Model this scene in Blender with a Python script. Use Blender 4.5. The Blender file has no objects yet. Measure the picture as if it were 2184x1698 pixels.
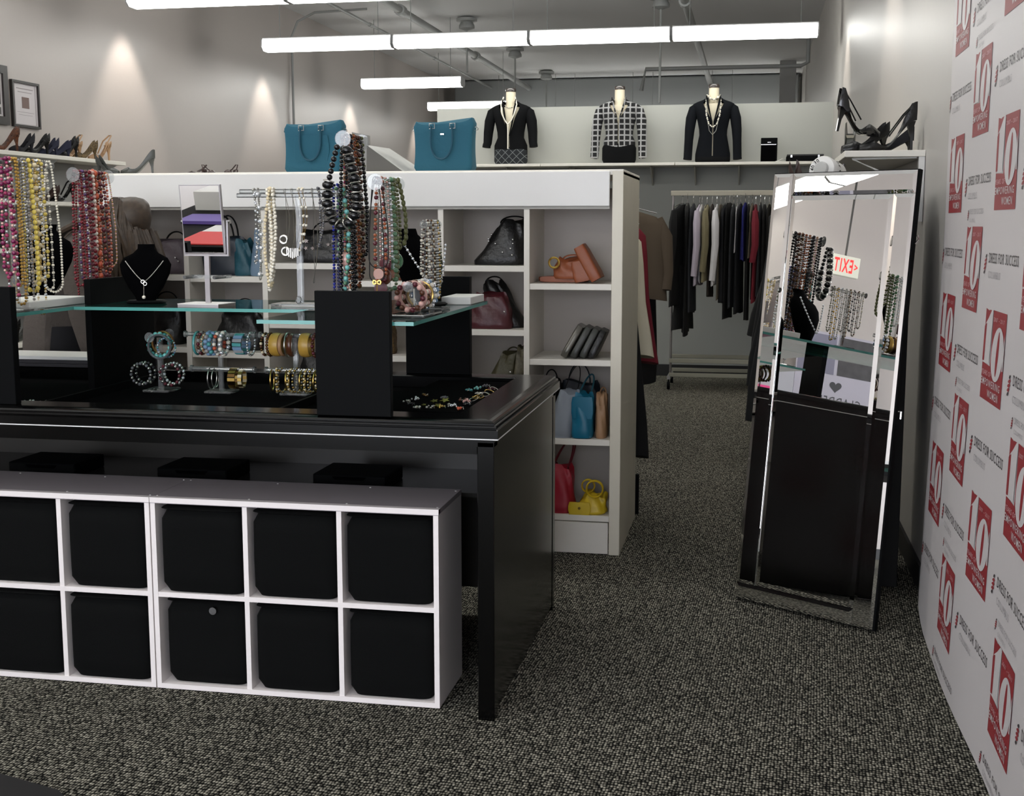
import bpy, math, random
from mathutils import Vector, Matrix
R=random.Random(7)
PI=math.pi
sc=bpy.context.scene
C=sc.collection
# ------------------------------------------------------------------ camera
F_PX,YAW,PIT,HC=2660.0,0.1895,0.1378,1.4354
cam=bpy.data.cameras.new('camera'); camo=bpy.data.objects.new('camera',cam); C.objects.link(camo)
cam.sensor_width=36; cam.lens=F_PX/2184*36; cam.clip_start=.05; cam.clip_end=80
fw=Vector((-math.sin(YAW)*math.cos(PIT),math.cos(YAW)*math.cos(PIT),-math.sin(PIT)))
rt=Vector((math.cos(YAW),math.sin(YAW),0)); up=rt.cross(fw)
camo.matrix_world=Matrix(((rt.x,up.x,-fw.x,0),(rt.y,up.y,-fw.y,0),(rt.z,up.z,-fw.z,HC),(0,0,0,1)))
sc.camera=camo
# ------------------------------------------------------------------ view / world
sc.view_settings.view_transform='Standard'; sc.view_settings.look='None'
sc.view_settings.gamma=1; sc.view_settings.use_curve_mapping=False
EXPOSURE=0.0
sc.view_settings.exposure=EXPOSURE
sc.cycles.max_bounces=7; sc.cycles.diffuse_bounces=3; sc.cycles.glossy_bounces=4
sc.cycles.transmission_bounces=4; sc.cycles.transparent_max_bounces=12
sc.cycles.caustics_reflective=False; sc.cycles.caustics_refractive=False
sc.cycles.sample_clamp_indirect=6
w=bpy.data.worlds.new('world'); sc.world=w; w.use_nodes=True
w.node_tree.nodes['Background'].inputs[0].default_value=(.8,.85,.9,1)
w.node_tree.nodes['Background'].inputs[1].default_value=.02
FILL_E=7.0        # emission of the added fill panel behind the camera
LENS_E=12.5         # emission of the fluorescent wrap lenses
SPOT_W=52           # wall washing downlights
# ------------------------------------------------------------------ materials
def lin(c):
    return tuple(((v/255)/12.92 if v/255<=.04045 else ((v/255+.055)/1.055)**2.4) for v in c)+(1,)
MATS={}
def mat(name,col=(200,200,200),rough=.5,metal=0,spec=.5,bump=0,bscale=60,var=0,vscale=20,emit=0,coat=0,sheen=0):
    if name in MATS: return MATS[name]
    m=bpy.data.materials.new(name); m.use_nodes=True; nt=m.node_tree; b=nt.nodes['Principled BSDF']
    b.inputs['Base Color'].default_value=lin(col); b.inputs['Roughness'].default_value=rough
    b.inputs['Metallic'].default_value=metal; b.inputs['Specular IOR Level'].default_value=spec
    b.inputs['Coat Weight'].default_value=coat; b.inputs['Sheen Weight'].default_value=sheen
    if emit:
        b.inputs['Emission Color'].default_value=lin(col); b.inputs['Emission Strength'].default_value=emit
    tc=nt.nodes.new('ShaderNodeTexCoord')
    if var:
        n=nt.nodes.new('ShaderNodeTexNoise'); n.inputs['Scale'].default_value=vscale; n.inputs['Detail'].default_value=4
        nt.links.new(tc.outputs['Object'],n.inputs['Vector'])
        r=nt.nodes.new('ShaderNodeMapRange'); r.inputs['From Min'].default_value=.3; r.inputs['From Max'].default_value=.7
        r.inputs['To Min'].default_value=1-var; r.inputs['To Max'].default_value=1+var
        nt.links.new(n.outputs['Fac'],r.inputs['Value'])
        v=nt.nodes.new('ShaderNodeVectorMath'); v.operation='SCALE'; v.inputs[0].default_value=lin(col)[:3]
        nt.links.new(r.outputs[0],v.inputs['Scale']); nt.links.new(v.outputs[0],b.inputs['Base Color'])
    if bump:
        n=nt.nodes.new('ShaderNodeTexNoise'); n.inputs['Scale'].default_value=bscale; n.inputs['Detail'].default_value=3
        nt.links.new(tc.outputs['Object'],n.inputs['Vector'])
        bp=nt.nodes.new('ShaderNodeBump'); bp.inputs['Strength'].default_value=bump; bp.inputs['Distance'].default_value=.01
        nt.links.new(n.outputs['Fac'],bp.inputs['Height']); nt.links.new(bp.outputs[0],b.inputs['Normal'])
    MATS[name]=m; return m
def clear(name,col,fac=.9,rough=.02,dif=0.0,dcol=None):
    if name in MATS: return MATS[name]
    m=bpy.data.materials.new(name); m.use_nodes=True; nt=m.node_tree; nt.nodes.clear()
    o=nt.nodes.new('ShaderNodeOutputMaterial'); t=nt.nodes.new('ShaderNodeBsdfTransparent'); t.inputs[0].default_value=lin(col)
    g=nt.nodes.new('ShaderNodeBsdfGlossy'); g.inputs['Roughness'].default_value=rough
    f=nt.nodes.new('ShaderNodeFresnel'); f.inputs[0].default_value=1.5
    mx=nt.nodes.new('ShaderNodeMixShader'); nt.links.new(f.outputs[0],mx.inputs[0])
    src=t.outputs[0]
    if dif:
        d=nt.nodes.new('ShaderNodeBsdfDiffuse'); d.inputs[0].default_value=lin(dcol or col)
        m2=nt.nodes.new('ShaderNodeMixShader'); m2.inputs[0].default_value=dif
        nt.links.new(src,m2.inputs[1]); nt.links.new(d.outputs[0],m2.inputs[2]); src=m2.outputs[0]
    nt.links.new(src,mx.inputs[1]); nt.links.new(g.outputs[0],mx.inputs[2]); nt.links.new(mx.outputs[0],o.inputs[0])
    MATS[name]=m; return m
def carpet():
    m=bpy.data.materials.new('loop_carpet'); m.use_nodes=True; nt=m.node_tree; b=nt.nodes['Principled BSDF']
    b.inputs['Roughness'].default_value=.95; b.inputs['Specular IOR Level'].default_value=.1
    tc=nt.nodes.new('ShaderNodeTexCoord'); mp=nt.nodes.new('ShaderNodeMapping')
    mp.inputs['Rotation'].default_value=(0,0,.08); mp.inputs['Scale'].default_value=(1,.62,1)
    nt.links.new(tc.outputs['Object'],mp.inputs[0])
    v=nt.nodes.new('ShaderNodeTexVoronoi'); v.inputs['Scale'].default_value=118; v.inputs['Randomness'].default_value=.42
    nt.links.new(mp.outputs[0],v.inputs['Vector'])
    cr=nt.nodes.new('ShaderNodeValToRGB'); e=cr.color_ramp.elements
    e[0].position=0; e[0].color=lin((220,215,200)); e[1].position=.56; e[1].color=lin((14,14,12))
    q=cr.color_ramp.elements.new(.3); q.color=lin((142,139,126))
    nt.links.new(v.outputs['Distance'],cr.inputs[0])
    hs=nt.nodes.new('ShaderNodeSeparateColor'); nt.links.new(v.outputs['Color'],hs.inputs[0])
    r=nt.nodes.new('ShaderNodeMapRange'); r.inputs['To Min'].default_value=.5; r.inputs['To Max'].default_value=1.2
    nt.links.new(hs.outputs[0],r.inputs['Value'])
    sm=nt.nodes.new('ShaderNodeVectorMath'); sm.operation='SCALE'
    nt.links.new(cr.outputs[0],sm.inputs[0]); nt.links.new(r.outputs[0],sm.inputs['Scale'])
    nt.links.new(sm.outputs[0],b.inputs['Base Color'])
    bp=nt.nodes.new('ShaderNodeBump'); bp.invert=True; bp.inputs['Strength'].default_value=.7; bp.inputs['Distance'].default_value=.006
    nt.links.new(v.outputs['Distance'],bp.inputs['Height']); nt.links.new(bp.outputs[0],b.inputs['Normal'])
    return m
def plaid(name,a,b_,s=22,lo=.42,rot=False):
    m=bpy.data.materials.new(name); m.use_nodes=True; nt=m.node_tree; b=nt.nodes['Principled BSDF']; b.inputs['Roughness'].default_value=.9
    tc=nt.nodes.new('ShaderNodeTexCoord'); sp=nt.nodes.new('ShaderNodeSeparateXYZ'); mp=nt.nodes.new('ShaderNodeMapping'); mp.inputs['Rotation'].default_value=(0,PI/4 if rot else 0,0); nt.links.new(tc.outputs['Object'],mp.inputs[0]); nt.links.new(mp.outputs[0],sp.inputs[0])
    fs=[]
    for ax in ('X','Z'):
        mu=nt.nodes.new('ShaderNodeMath'); mu.operation='MULTIPLY'; mu.inputs[1].default_value=s
        fr=nt.nodes.new('ShaderNodeMath'); fr.operation='FRACT'; gt=nt.nodes.new('ShaderNodeMath'); gt.operation='GREATER_THAN'; gt.inputs[1].default_value=lo
        nt.links.new(sp.outputs[ax],mu.inputs[0]); nt.links.new(mu.outputs[0],fr.inputs[0]); nt.links.new(fr.outputs[0],gt.inputs[0]); fs.append(gt)
    ad=nt.nodes.new('ShaderNodeMath'); ad.operation='MULTIPLY'
    nt.links.new(fs[0].outputs[0],ad.inputs[0]); nt.links.new(fs[1].outputs[0],ad.inputs[1])
    mx=nt.nodes.new('ShaderNodeMix'); mx.data_type='RGBA'
    nt.links.new(ad.outputs[0],mx.inputs['Factor']); mx.inputs[6].default_value=lin(b_); mx.inputs[7].default_value=lin(a)
    nt.links.new(mx.outputs[2],b.inputs['Base Color']); MATS[name]=m; return m
wallm=mat('wall_paint',(188,180,175),.36,spec=.5,bump=.05,bscale=25)
wallr=mat('right_wall_paint',(192,188,183),.42,spec=.3,bump=.08,bscale=9)
ceilm=mat('ceiling_paint',(225,225,225),.9)
white=mat('white_laminate',(234,230,220),.45,var=.02,vscale=6)
whiteb=mat('bright_white_panel',(232,231,227),.4)
whitec=mat('white_cube_board',(240,233,231),.5,bump=.03,bscale=300)
greytop=mat('speckled_board_top',(168,160,163),.45,bump=.15,bscale=900)
lacq=mat('black_lacquer',(3,3,3),.16,spec=.3)
satin=mat('black_satin_board',(5,6,7),.6,spec=.08)
velvet=mat('black_velvet',(4,4,5),1,spec=.03)
fabric=mat('black_bin_fabric',(8,9,9),.95,spec=.15,bump=.2,bscale=500)
chrome=mat('chrome',(225,225,225),.12,metal=1)
brushed=mat('brushed_steel',(185,182,184),.3,metal=1)
silver=mat('silver_metal',(220,218,210),.2,metal=1)
gold=mat('gold_metal',(225,190,100),.22,metal=1)
mirm=mat('mirror_glass',(236,236,234),.0,metal=1)
pipem=mat('painted_pipe',(150,152,150),.5)
teal=mat('teal_canvas',(18,84,104),.75,bump=.25,bscale=40)
tealc=mat('teal_handle',(14,70,90),.6)
blackl=mat('black_leather',(14,14,15),.38,bump=.3,bscale=60)
GLASS=clear('shelf_glass',(208,240,232),rough=.0,dif=.06,dcol=(120,190,180))
GEDGE=clear('shelf_glass_edge',(110,190,180),rough=.15,dif=.75,dcol=(96,176,168))
ACR=clear('clear_acrylic',(246,248,248),rough=.04,dif=.11,dcol=(240,240,240))
# ------------------------------------------------------------------ mesh builder
def ico(sub):
    t=(1+5**.5)/2
    v=[(-1,t,0),(1,t,0),(-1,-t,0),(1,-t,0),(0,-1,t),(0,1,t),(0,-1,-t),(0,1,-t),(t,0,-1),(t,0,1),(-t,0,-1),(-t,0,1)]
    v=[Vector(p).normalized() for p in v]
    f=[(0,11,5),(0,5,1),(0,1,7),(0,7,10),(0,10,11),(1,5,9),(5,11,4),(11,10,2),(10,7,6),(7,1,8),(3,9,4),(3,4,2),(3,2,6),(3,6,8),(3,8,9),(4,9,5),(2,4,11),(6,2,10),(8,6,7),(9,8,1)]
    for _ in range(sub):
        mid={};nf=[]
        def m(a,b):
            k=(min(a,b),max(a,b))
            if k not in mid: v.append(((v[a]+v[b])/2).normalized()); mid[k]=len(v)-1
            return mid[k]
        for a,b,c in f:
            x,y,z=m(a,b),m(b,c),m(c,a); nf+=[(a,x,z),(b,y,x),(c,z,y),(x,y,z)]
        f=nf
    return v,f
ICO=[ico(0),ico(1)]
class G:
    def __init__(s): s.v=[];s.f=[];s.m=[];s.T=None
    def add(s,vs,fs,m=0):
        b=len(s.v)
        for p in vs:
            p=Vector(p)
            if s.T is not None: p=s.T@p
            s.v.append(p)
        for f in fs: s.f.append([b+i for i in f]); s.m.append(m)
        return s
    def box(s,x0,x1,y0,y1,z0,z1,m=0,bev=0):
        if bev:
            b=bev; ring=lambda z,i:[(x0+i,y0+b,z),(x0+b,y0+i,z),(x1-b,y0+i,z),(x1-i,y0+b,z),(x1-i,y1-b,z),(x1-b,y1-i,z),(x0+b,y1-i,z),(x0+i,y1-b,z)]
            return s.loft([ring(z0,b*.7),ring(z0+b,0),ring(z1-b,0),ring(z1,b*.7)],m)
        vs=[(x0,y0,z0),(x1,y0,z0),(x1,y1,z0),(x0,y1,z0),(x0,y0,z1),(x1,y0,z1),(x1,y1,z1),(x0,y1,z1)]
        return s.add(vs,[(0,3,2,1),(4,5,6,7),(0,1,5,4),(1,2,6,5),(2,3,7,6),(3,0,4,7)],m)
    def loft(s,rings,m=0,cap=True,closed=False):
        n=len(rings[0]); vs=[p for r in rings for p in r]; fs=[]
        K=len(rings)
        for k in range(K if closed else K-1):
            a=k*n; b=((k+1)%K)*n
            for i in range(n):
                j=(i+1)%n; fs.append((a+i,a+j,b+j,b+i))
        if cap and not closed:
            fs.append(tuple(range(n-1,-1,-1))); fs.append(tuple((K-1)*n+i for i in range(n)))
        return s.add(vs,fs,m)
    def tube(s,path,r,n=8,m=0,closed=False,flat=None):
        P=[Vector(p) for p in path]; K=len(P); rings=[]; prev=None
        for k in range(K):
            a=P[(k-1)%K] if (closed or k>0) else P[k]; b=P[(k+1)%K] if (closed or k<K-1) else P[k]
            t=(b-a); t=t.normalized() if t.length>1e-9 else Vector((0,0,1))
            if prev is None:
                ref=Vector((0,0,1)) if abs(t.z)<.9 else Vector((1,0,0)); u=t.cross(ref).normalized()
            else:
                u=prev-t*prev.dot(t); u=u.normalized() if u.length>1e-6 else t.orthogonal().normalized()
            prev=u; w_=t.cross(u); rr=r[k] if isinstance(r,(list,tuple)) else r
            fx=flat if flat else 1
            rings.append([P[k]+u*math.cos(2*PI*i/n)*rr+w_*math.sin(2*PI*i/n)*rr*fx for i in range(n)])
        return s.loft(rings,m,closed=closed)
    def cyl(s,a,b,r,n=16,m=0): return s.tube([a,b],r,n,m)
    def lathe(s,prof,c=(0,0,0),n=20,m=0,sx=1,sy=1):
        return s.loft([[(c[0]+r*sx*math.cos(2*PI*i/n),c[1]+r*sy*math.sin(2*PI*i/n),c[2]+z) for i in range(n)] for r,z in prof],m)
    def ball(s,c,r,m=0,sub=0,sc_=(1,1,1)):
        v,f=ICO[sub]; c=Vector(c)
        return s.add([(c.x+p.x*r*sc_[0],c.y+p.y*r*sc_[1],c.z+p.z*r*sc_[2]) for p in v],f,m)
    def rbox(s,w_,d,h,m=0,p=3.2,n=24,prof=None,warp=None,rings=9,c=(0,0,0)):
        # superellipse loft: prof(t)->(scale_x,scale_y,shift_x,shift_y)
        rr=[]
        for k in range(rings+1):
            t=k/rings; q=prof(t) if prof else (1,1,0,0); ring=[]
            e=1 if 0<k<rings else .9
            for i in range(n):
                a=2*PI*i/n; ca,sa=math.cos(a),math.sin(a)
                x=math.copysign(abs(ca)**(2/p),ca)*w_/2*q[0]*e+q[2]; y=math.copysign(abs(sa)**(2/p),sa)*d/2*q[1]*e+q[3]
                z=h*t
                if warp: x,y,z=warp(x,y,z,a,t)
                ring.append((c[0]+x,c[1]+y,c[2]+z))
            rr.append(ring)
        return s.loft(rr,m)
    def prism(s,poly,z0,z1,m=0):   # poly in local xy
        n=len(poly)
        return s.loft([[(x,y,z0) for x,y in poly],[(x,y,z1) for x,y in poly]],m)
def obj(name,g,mats,parent=None,smooth=False,world=False):
    me=bpy.data.meshes.new(name); me.from_pydata(g.v,[],g.f)
    if not isinstance(mats,(list,tuple)): mats=[mats]
    for m in mats: me.materials.append(m)
    me.polygons.foreach_set('material_index',g.m)
    if smooth:
        me.polygons.foreach_set('use_smooth',[True]*len(g.f))
        try: me.set_sharp_from_angle(angle=math.radians(40 if smooth is True else smooth))
        except Exception: pass
    me.update()
    o=bpy.data.objects.new(name,me); C.objects.link(o)
    if parent is not None:
        o.parent=parent
        if world: o.location=-Vector(parent.location)
    return o
def thing(name,label,cat,loc=(0,0,0),rz=0,group=None):
    o=bpy.data.objects.new(name,None); C.objects.link(o); o.empty_display_size=.05
    o.location=loc; o.rotation_euler=(0,0,rz); o['label']=label; o['category']=cat
    if group: o['group']=group
    return o
def tag(o,label,cat,group=None,kind=None):
    o['label']=label; o['category']=cat
    if group: o['group']=group
    if kind: o['kind']=kind
    return o
def struct(name,g,m,smooth=False):
    o=obj(name,g,m,smooth=smooth); o['kind']='structure'; return o
def copy_tree(o,parent=None):
    c=o.copy(); C.objects.link(c)
    if parent is not None: c.parent=parent
    for ch in list(o.children): copy_tree(ch,c)
    return c
TXT={}
def text(s_,size=1,bold=0,cx=True):
    k=(s_,size,bold,cx)
    if k in TXT: return TXT[k]
    cu=bpy.data.curves.new('t','FONT'); cu.body=s_; cu.size=size; cu.resolution_u=2; cu.offset=bold
    cu.align_x='CENTER' if cx else 'LEFT'; cu.space_character=1.22
    o=bpy.data.objects.new('t',cu); C.objects.link(o); dg=bpy.context.evaluated_depsgraph_get(); dg.update()
    me=bpy.data.meshes.new_from_object(o.evaluated_get(dg)); r=([tuple(v.co[:2]) for v in me.vertices],[tuple(p.vertices) for p in me.polygons])
    bpy.data.objects.remove(o); bpy.data.meshes.remove(me); TXT[k]=r; return r
def fit(s_,wd,ht,bold=0):
    v,f=text(s_,1,bold); xs=[p[0] for p in v]; ys=[p[1] for p in v]
    a,b,c_,d=min(xs),max(xs),min(ys),max(ys)
    return [((x-(a+b)/2)/(b-a)*wd,(y-c_)/(d-c_)*ht) for x,y in v],f
# ------------------------------------------------------------------ room shell
XL,XR,YB,YF,ZC=-5.1,.69,-3.0,23.0,3.8
struct('floor',G().box(XL-.1,XR+2.5,YB-.1,YF+.1,-.1,0),carpet())
struct('ceiling',G().box(XL-.1,XR+2.5,YB-.1,YF+.1,ZC,ZC+.1),ceilm)
struct('wall_left',G().box(XL-.1,XL,YB,YF,0,ZC),wallm)
struct('wall_right',G().box(XR,XR+.1,YB,YF,0,ZC),wallr)
struct('wall_front',G().box(XL,XR,YB-.1,YB,0,ZC),wallm)
struct('wall_far',G().box(XL,XR,YF,YF+.1,0,ZC),mat('far_wall_paint',(190,192,190),.8))
struct('wall_back',G().box(-3.04,XR,12,12.12,0,2.55),mat('partition_paint',(176,177,170),.6))
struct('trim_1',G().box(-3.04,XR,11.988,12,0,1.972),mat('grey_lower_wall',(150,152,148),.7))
struct('baseboard_back',G().box(-3.04,XR,11.975,11.988,0,.11),mat('black_baseboard',(20,20,21),.5))
struct('baseboard_left',G().box(XL,XL+.012,YB,YF,0,.1),MATS['black_baseboard'])
struct('baseboard_right',G().box(XR-.012,XR,5,YF,0,.1),MATS['black_baseboard'])
# ------------------------------------------------------------------ lights
lensm=mat('lit_lens',(252,252,247),.4,emit=LENS_E); housing=mat('white_enamel',(190,190,190),.45)
def fixture(x,y,z,label,L=1.215):
    t=thing('fluorescent_light',label,'ceiling light',(x,y,z),0,'hanging fluorescent lights')
    prof=[(-.085,.048),(-.10,-.02),(-.06,-.05),(.06,-.05),(.10,-.02),(.085,.048)]
    g=G().loft([[(xx,a,b) for a,b in prof] for xx in (.012,L-.012)]); obj('lens',g,lensm,t)
    g=G().box(.004,L-.004,-.08,.08,.049,.064,bev=.004); obj('housing',g,housing,t)
    for xx in (0,L-.012): obj('end_cap',G().loft([[(xx+d,a*1.04,b*1.06) for a,b in prof] for d in (0,.012)]),housing,t)
    for xx in (.15,L-.15): obj('suspension_rod',G().cyl((xx,0,.06),(xx,0,ZC-z),.004,6),pipem,t)
    return t
rows=[(-.9,-4.5,3,'row behind the photographer'),(2.8,-4.98,3,'row above the camera side'),(5.6,-4.5,4,'row above the display table'),(8.8,-4.54,2,'row at the top edge')]
for yy,x0,n,nm in rows:
    for k in range(n): fixture(x0+k*1.225,yy,2.72 if yy==2.8 else 3.07,f'lit fluorescent fixture, {nm}, '+['first','second','third','fourth'][k]+' from the left wall')
for k in range(4): fixture(-4.471+k*1.245,11.2,3.07,'lit fluorescent section of the long row, '+['leftmost section','second section from left','third section from left','rightmost section near the right wall'][k],L=1.238)
fixture(-4.55,14.4,3.07,'short lit fluorescent fixture hanging above the left teal tote bag')
for k in range(4): fixture(-4.2+1.225*k,20.0,3.02,'farthest lit fluorescent section behind the partition, '+['leftmost','second','third','rightmost'][k])
fixture(-4.505,17.28,3.07,'small far lit fluorescent fixture left of the black jacket mannequin')
def downlight(y,x=XL+.35,tx=XL+.02,z=3.35,watt=SPOT_W,size=1.15):
    l=bpy.data.lights.new('wall_washer','SPOT'); l.energy=watt; l.color=(1,.90,.80); l.spot_size=size; l.spot_blend=.6; l.shadow_soft_size=.04
    o=bpy.data.objects.new('wall_washer',l); C.objects.link(o); o.location=(x,y,z)
    d=Vector((tx,y,1.6))-Vector((x,y,z)); o.rotation_euler=d.to_track_quat('-Z','Y').to_euler()
for y in (6.3,9.7,12.7,15.6,18.8): downlight(y)
for y in (3.4,): downlight(y,watt=110)
for y in (7.0,10.4): downlight(y,XR-.35,XR-.02,watt=40)
g=G().box(-4.3,.6,YB+.002,YB+.012,.1,2.8); struct('fill_panel',g,mat('fill_glow',(236,240,250),.3,emit=FILL_E))  # unseen glowing panel added to brighten camera-facing surfaces, no known window
g=G()
for a,b,c,d in ((-4.36,.66,2.8,2.86),(-4.36,.66,.04,.1),(-4.36,-4.3,.1,2.8),(.6,.66,.1,2.8),(-2.83,-2.78,.1,2.8),(-1.33,-1.28,.1,2.8)): g.box(a,b,YB+.002,YB+.05,c,d)
struct('fill_panel_frame',g,mat('fill_frame_black',(20,20,20),.4))  # bars dressing the added fill panel
# ------------------------------------------------------------------ ceiling pipes
def pipe(label,path,r,joints=()):
    t=thing('ceiling_pipe',label,'pipe',path[0]); obj('pipe_run',G().tube(path,r,10),pipem,t,smooth=True,world=True)
    for j in joints:
        j=Vector(j); d=Vector((0,.06,0)); obj('coupling',G().cyl(j-d,j+d,r*1.45,12),pipem,t,world=True)
    return t
pipe('thick grey pipe crossing the ceiling towards the plaid jacket',[(-3.65,7,3.64),(-3.65,YF-.05,3.64)],.04,[(-3.65,12.9,3.64),(-3.65,16.5,3.64)])
pipe('thin grey conduit on the ceiling left of the thick pipe',[(-4.28,7,3.66),(-4.28,YF-.05,3.66)],.016,[(-4.28,13.9,3.66),(-4.28,16.8,3.66)])
pipe('grey pipe running along the ceiling near the right wall',[(-.72,8,3.62),(-.72,YF-.05,3.62)],.042,[(-.72,12.8,3.62)])
pipe('horizontal grey pipe hung across above the right mannequin',[(-1.42,16,3.1),(-1.37,16,3.36),(.52,16,3.36),(.6,16,3.4),(.6,16,3.7)],.026)
pipe('slim upright conduit fixed on the left wall',[(XL+.03,13.5,0.1),(XL+.03,13.5,3.5),(XL+.1,13.5,3.66),(XL+.3,13.5,3.75),(XL+.9,13.5,3.77)],.013)
pipe('short grey conduit joining the ceiling boxes',[(-3.15,15.0,3.6),(-2.3,15.2,3.6)],.01)
for x,y,l,d in ((-3.29,14.4,'round ceiling canopy whose cord holds the short fixture',.62),(-3.2,16.9,'round ceiling canopy above the black jacket mannequin',.6),(-3.2,19.5,'small far ceiling canopy beside the pipe end',.6),(-1.0,13.4,'ceiling canopy with rod between plaid and dark jackets',1.1)):
    t=thing('ceiling_canopy',l,'ceiling canopy',(x,y,ZC)); obj('canopy_cap',G().lathe([(.07,0),(.12,-.02),(.12,-.05),(.07,-.06),(.09,-.1),(.09,-.13),(.03,-.15)],n=18),pipem,t,smooth=True)
    obj('canopy_rod',G().cyl((0,0,-.15),(0,0,-d),.012,8),pipem,t)
tag(obj('ceiling_column',G().box(.32,.55,19,19.2,0,ZC),mat('column_paint',(160,160,158),.7)),'pale square column far behind the back partition','column')
tag(obj('air_duct',G().box(-4.9,XR-.05,20.5,21.2,3.25,ZC-.02,bev=.02),mat('duct_grey',(120,122,122),.6)),'long grey air duct along the far ceiling','duct')
tag(obj('junction_box',G().box(-2.2,-1.95,YF-.12,YF,3.0,3.3,bev=.01),MATS['duct_grey']),'small grey junction box on the far wall','box')
# ------------------------------------------------------------------ bookcase
t=thing('bookcase','tall white double-sided bookcase full of handbags','bookcase',(-1.72,5.69,0))
BX=[-2.905,-2.525,-2.15,-1.745,-1.335,-.955,-.565]; Y0,Y1,YM=5.31,6.06,5.70
for k,x in enumerate(BX):
    a=.023 if k==len(BX)-1 else .012
    if k==len(BX)-1: obj('end_panel',G().box(-.588,-.541,Y0,Y1,0,1.66,bev=.002),mat('cream_end_panel',(222,216,198),.4,var=.03,vscale=5),t,world=True)
    else: obj('upright',G().box(x-a,x+a,Y0+.004,Y1,0,1.655),white,t,world=True)
obj('back_panel',G().box(-2.9,-.59,YM,YM+.012,.0,1.6),mat('bookcase_back',(186,178,170),.6),t,world=True)
obj('top_board',G().box(-2.92,-.541,Y0+.002,Y1,1.645,1.668,bev=.002),white,t,world=True)
obj('header_panel',G().box(-2.92,-.598,Y0-.016,Y0+.003,1.515,1.660,bev=.002),whiteb,t,world=True)
obj('header_trim',G().box(-2.92,-.598,Y0-.004,Y0+.003,1.503,1.514),mat('grey_trim',(170,168,160),.5),t,world=True)
SH=[[1.21,.88,.52,.17],[1.205,.86,.52,.17],[1.266,1.0,.7,.4,.17],[1.19,.859,.52,.17],[1.261,.983,.71,.42,.17],[1.185,.858,.51,.172]]
for b,zs in enumerate(SH):
    for z in zs: obj('shelf',G().box(BX[b]+.012,BX[b+1]-(.023 if b==5 else .012),Y0+.01,YM,z-.026,z,bev=.0015),white,t,world=True)
for b in range(6):
    obj('kick_panel',G().box(BX[b]+.014,BX[b+1]-(.027 if b==5 else .014),Y0+.003,Y0+.02,.004,.142),white,t,world=True)
# ------------------------------------------------------------------ cube organizers
def organizer(x1,label,colnames,unit):
    x0=x1-.909; y0,y1,h=3.4626,3.7576,.61; th=.0155
    t=thing('cube_organizer',label,'storage shelf',((x0+x1)/2,(y0+y1)/2,0),0,'white cube organizers under the table')
    obj('top_board',G().box(x0-.001,x1+.001,y0,y1,h-th,h,bev=.001).box(x0,x1,y0-.0005,y0+.02,h-th-.002,h-.002),[greytop],t,world=True)
    obj('front_edging',G().box(x0-.001,x1+.001,y0-.001,y0+.022,h-th,h+.0006),whitec,t,world=True)
    for x in (x0,x1-th): obj('side_panel',G().box(x,x+th,y0,y1,0.003,h-th),whitec,t,world=True)
    obj('bottom_board',G().box(x0+th,x1-th,y0,y1,0.003,th+.003),whitec,t,world=True)
    obj('middle_board',G().box(x0+th,x1-th,y0+.001,y1,.297,.297+th),whitec,t,world=True)
    obj('back_board',G().box(x0+th,x1-th,y1-.006,y1,th,h-th),whitec,t,world=True)
    cw=(.909-th)/3
    for k in (1,2): obj('divider',G().box(x0+k*cw,x0+k*cw+th,y0+.002,y1-.006,th+.003,h-th),whitec,t,world=True)
    for xx in (x0+.01,x0+.31,x0+.62,x1-.01):
        for yy in (y0+.03,y1-.03): obj('screw_cap',G().lathe([(.0035,0),(.003,.0012)],(xx,yy,h),8),whiteb,t,world=True)
    for k in range(3):
        if colnames[k] is None: continue
        for r,rn in ((0,'bottom'),(1,'top')):
            bx=x0+k*cw+th+.001; bw=cw-th-.002; z0=th+.004 if r==0 else .297+th+.001; bh=.27
            off=R.choice([.0,.004,.008,-.006]); lx=R.uniform(.002,.008)
            b=thing('fabric_bin',f'black fabric bin, {rn} row of {unit} cube organizer, {colnames[k]}','storage bin',(bx+bw/2,y0,z0),0,'black fabric bins')
            def warp(x,y,z,a,tt): return (x,y-.003*math.sin(PI*tt)*(1 if y<0 else 0),z)
            obj('bin_body',G().rbox(bw-lx-.004,.27,bh-.012,p=9,n=32,warp=warp,c=(lx/2,.137+off+.004,0)),fabric,b,smooth=True)
            obj('bin_rim',G().rbox(bw-lx-.002,.272,.011,p=9,n=32,rings=2,c=(lx/2,.137+off+.004,bh-.013)),fabric,b,smooth=True)
            if (k,r)==(0,0) and unit=='right': obj('grommet',G().cyl((lx/2+.03,off-.003,bh-.03),(lx/2+.03,off+.004,bh-.03),.012,12),chrome,b)
organizer(-.884,'white cube organizer with six black bins under the table, next to the table leg',['column by left unit','middle column','column nearest table leg'],'right')
organizer(-1.797,'white cube organizer under the table running off the left edge of the frame',[None,'column at picture edge','column touching right unit'],'left')
# ------------------------------------------------------------------ display table
TX0,TX1,TY0,TY1=-3.5,-.705,3.405,4.53
t=thing('display_table','long glossy black display table with moulded rim and sunken jewellery top','table',((TX0+TX1)/2,(TY0+TY1)/2,0))
def frame_loft(prof,inner=.13):
    # prof: (outset, z) swept round the rectangle
    rings=[]
    for o_,z in prof: rings.append([(TX0-o_,TY0-o_,z),(TX1+o_,TY0-o_,z),(TX1+o_,TY1+o_,z),(TX0-o_,TY1+o_,z)])
    return rings
g=G(); g.loft(frame_loft([(-.03,.812),(0,.812),(0,.834),(.012,.834),(.014,.837),(.014,.862),(.008,.864),(.009,.868),(.007,.873),(.001,.8745),(.001,.878),(-.002,.882),(-.008,.885),(-.018,.887),(-.03,.888),(-.125,.888),(-.13,.885),(-.13,.846)]),cap=False)
obj('moulded_rim',g,lacq,t,world=True)
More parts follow.
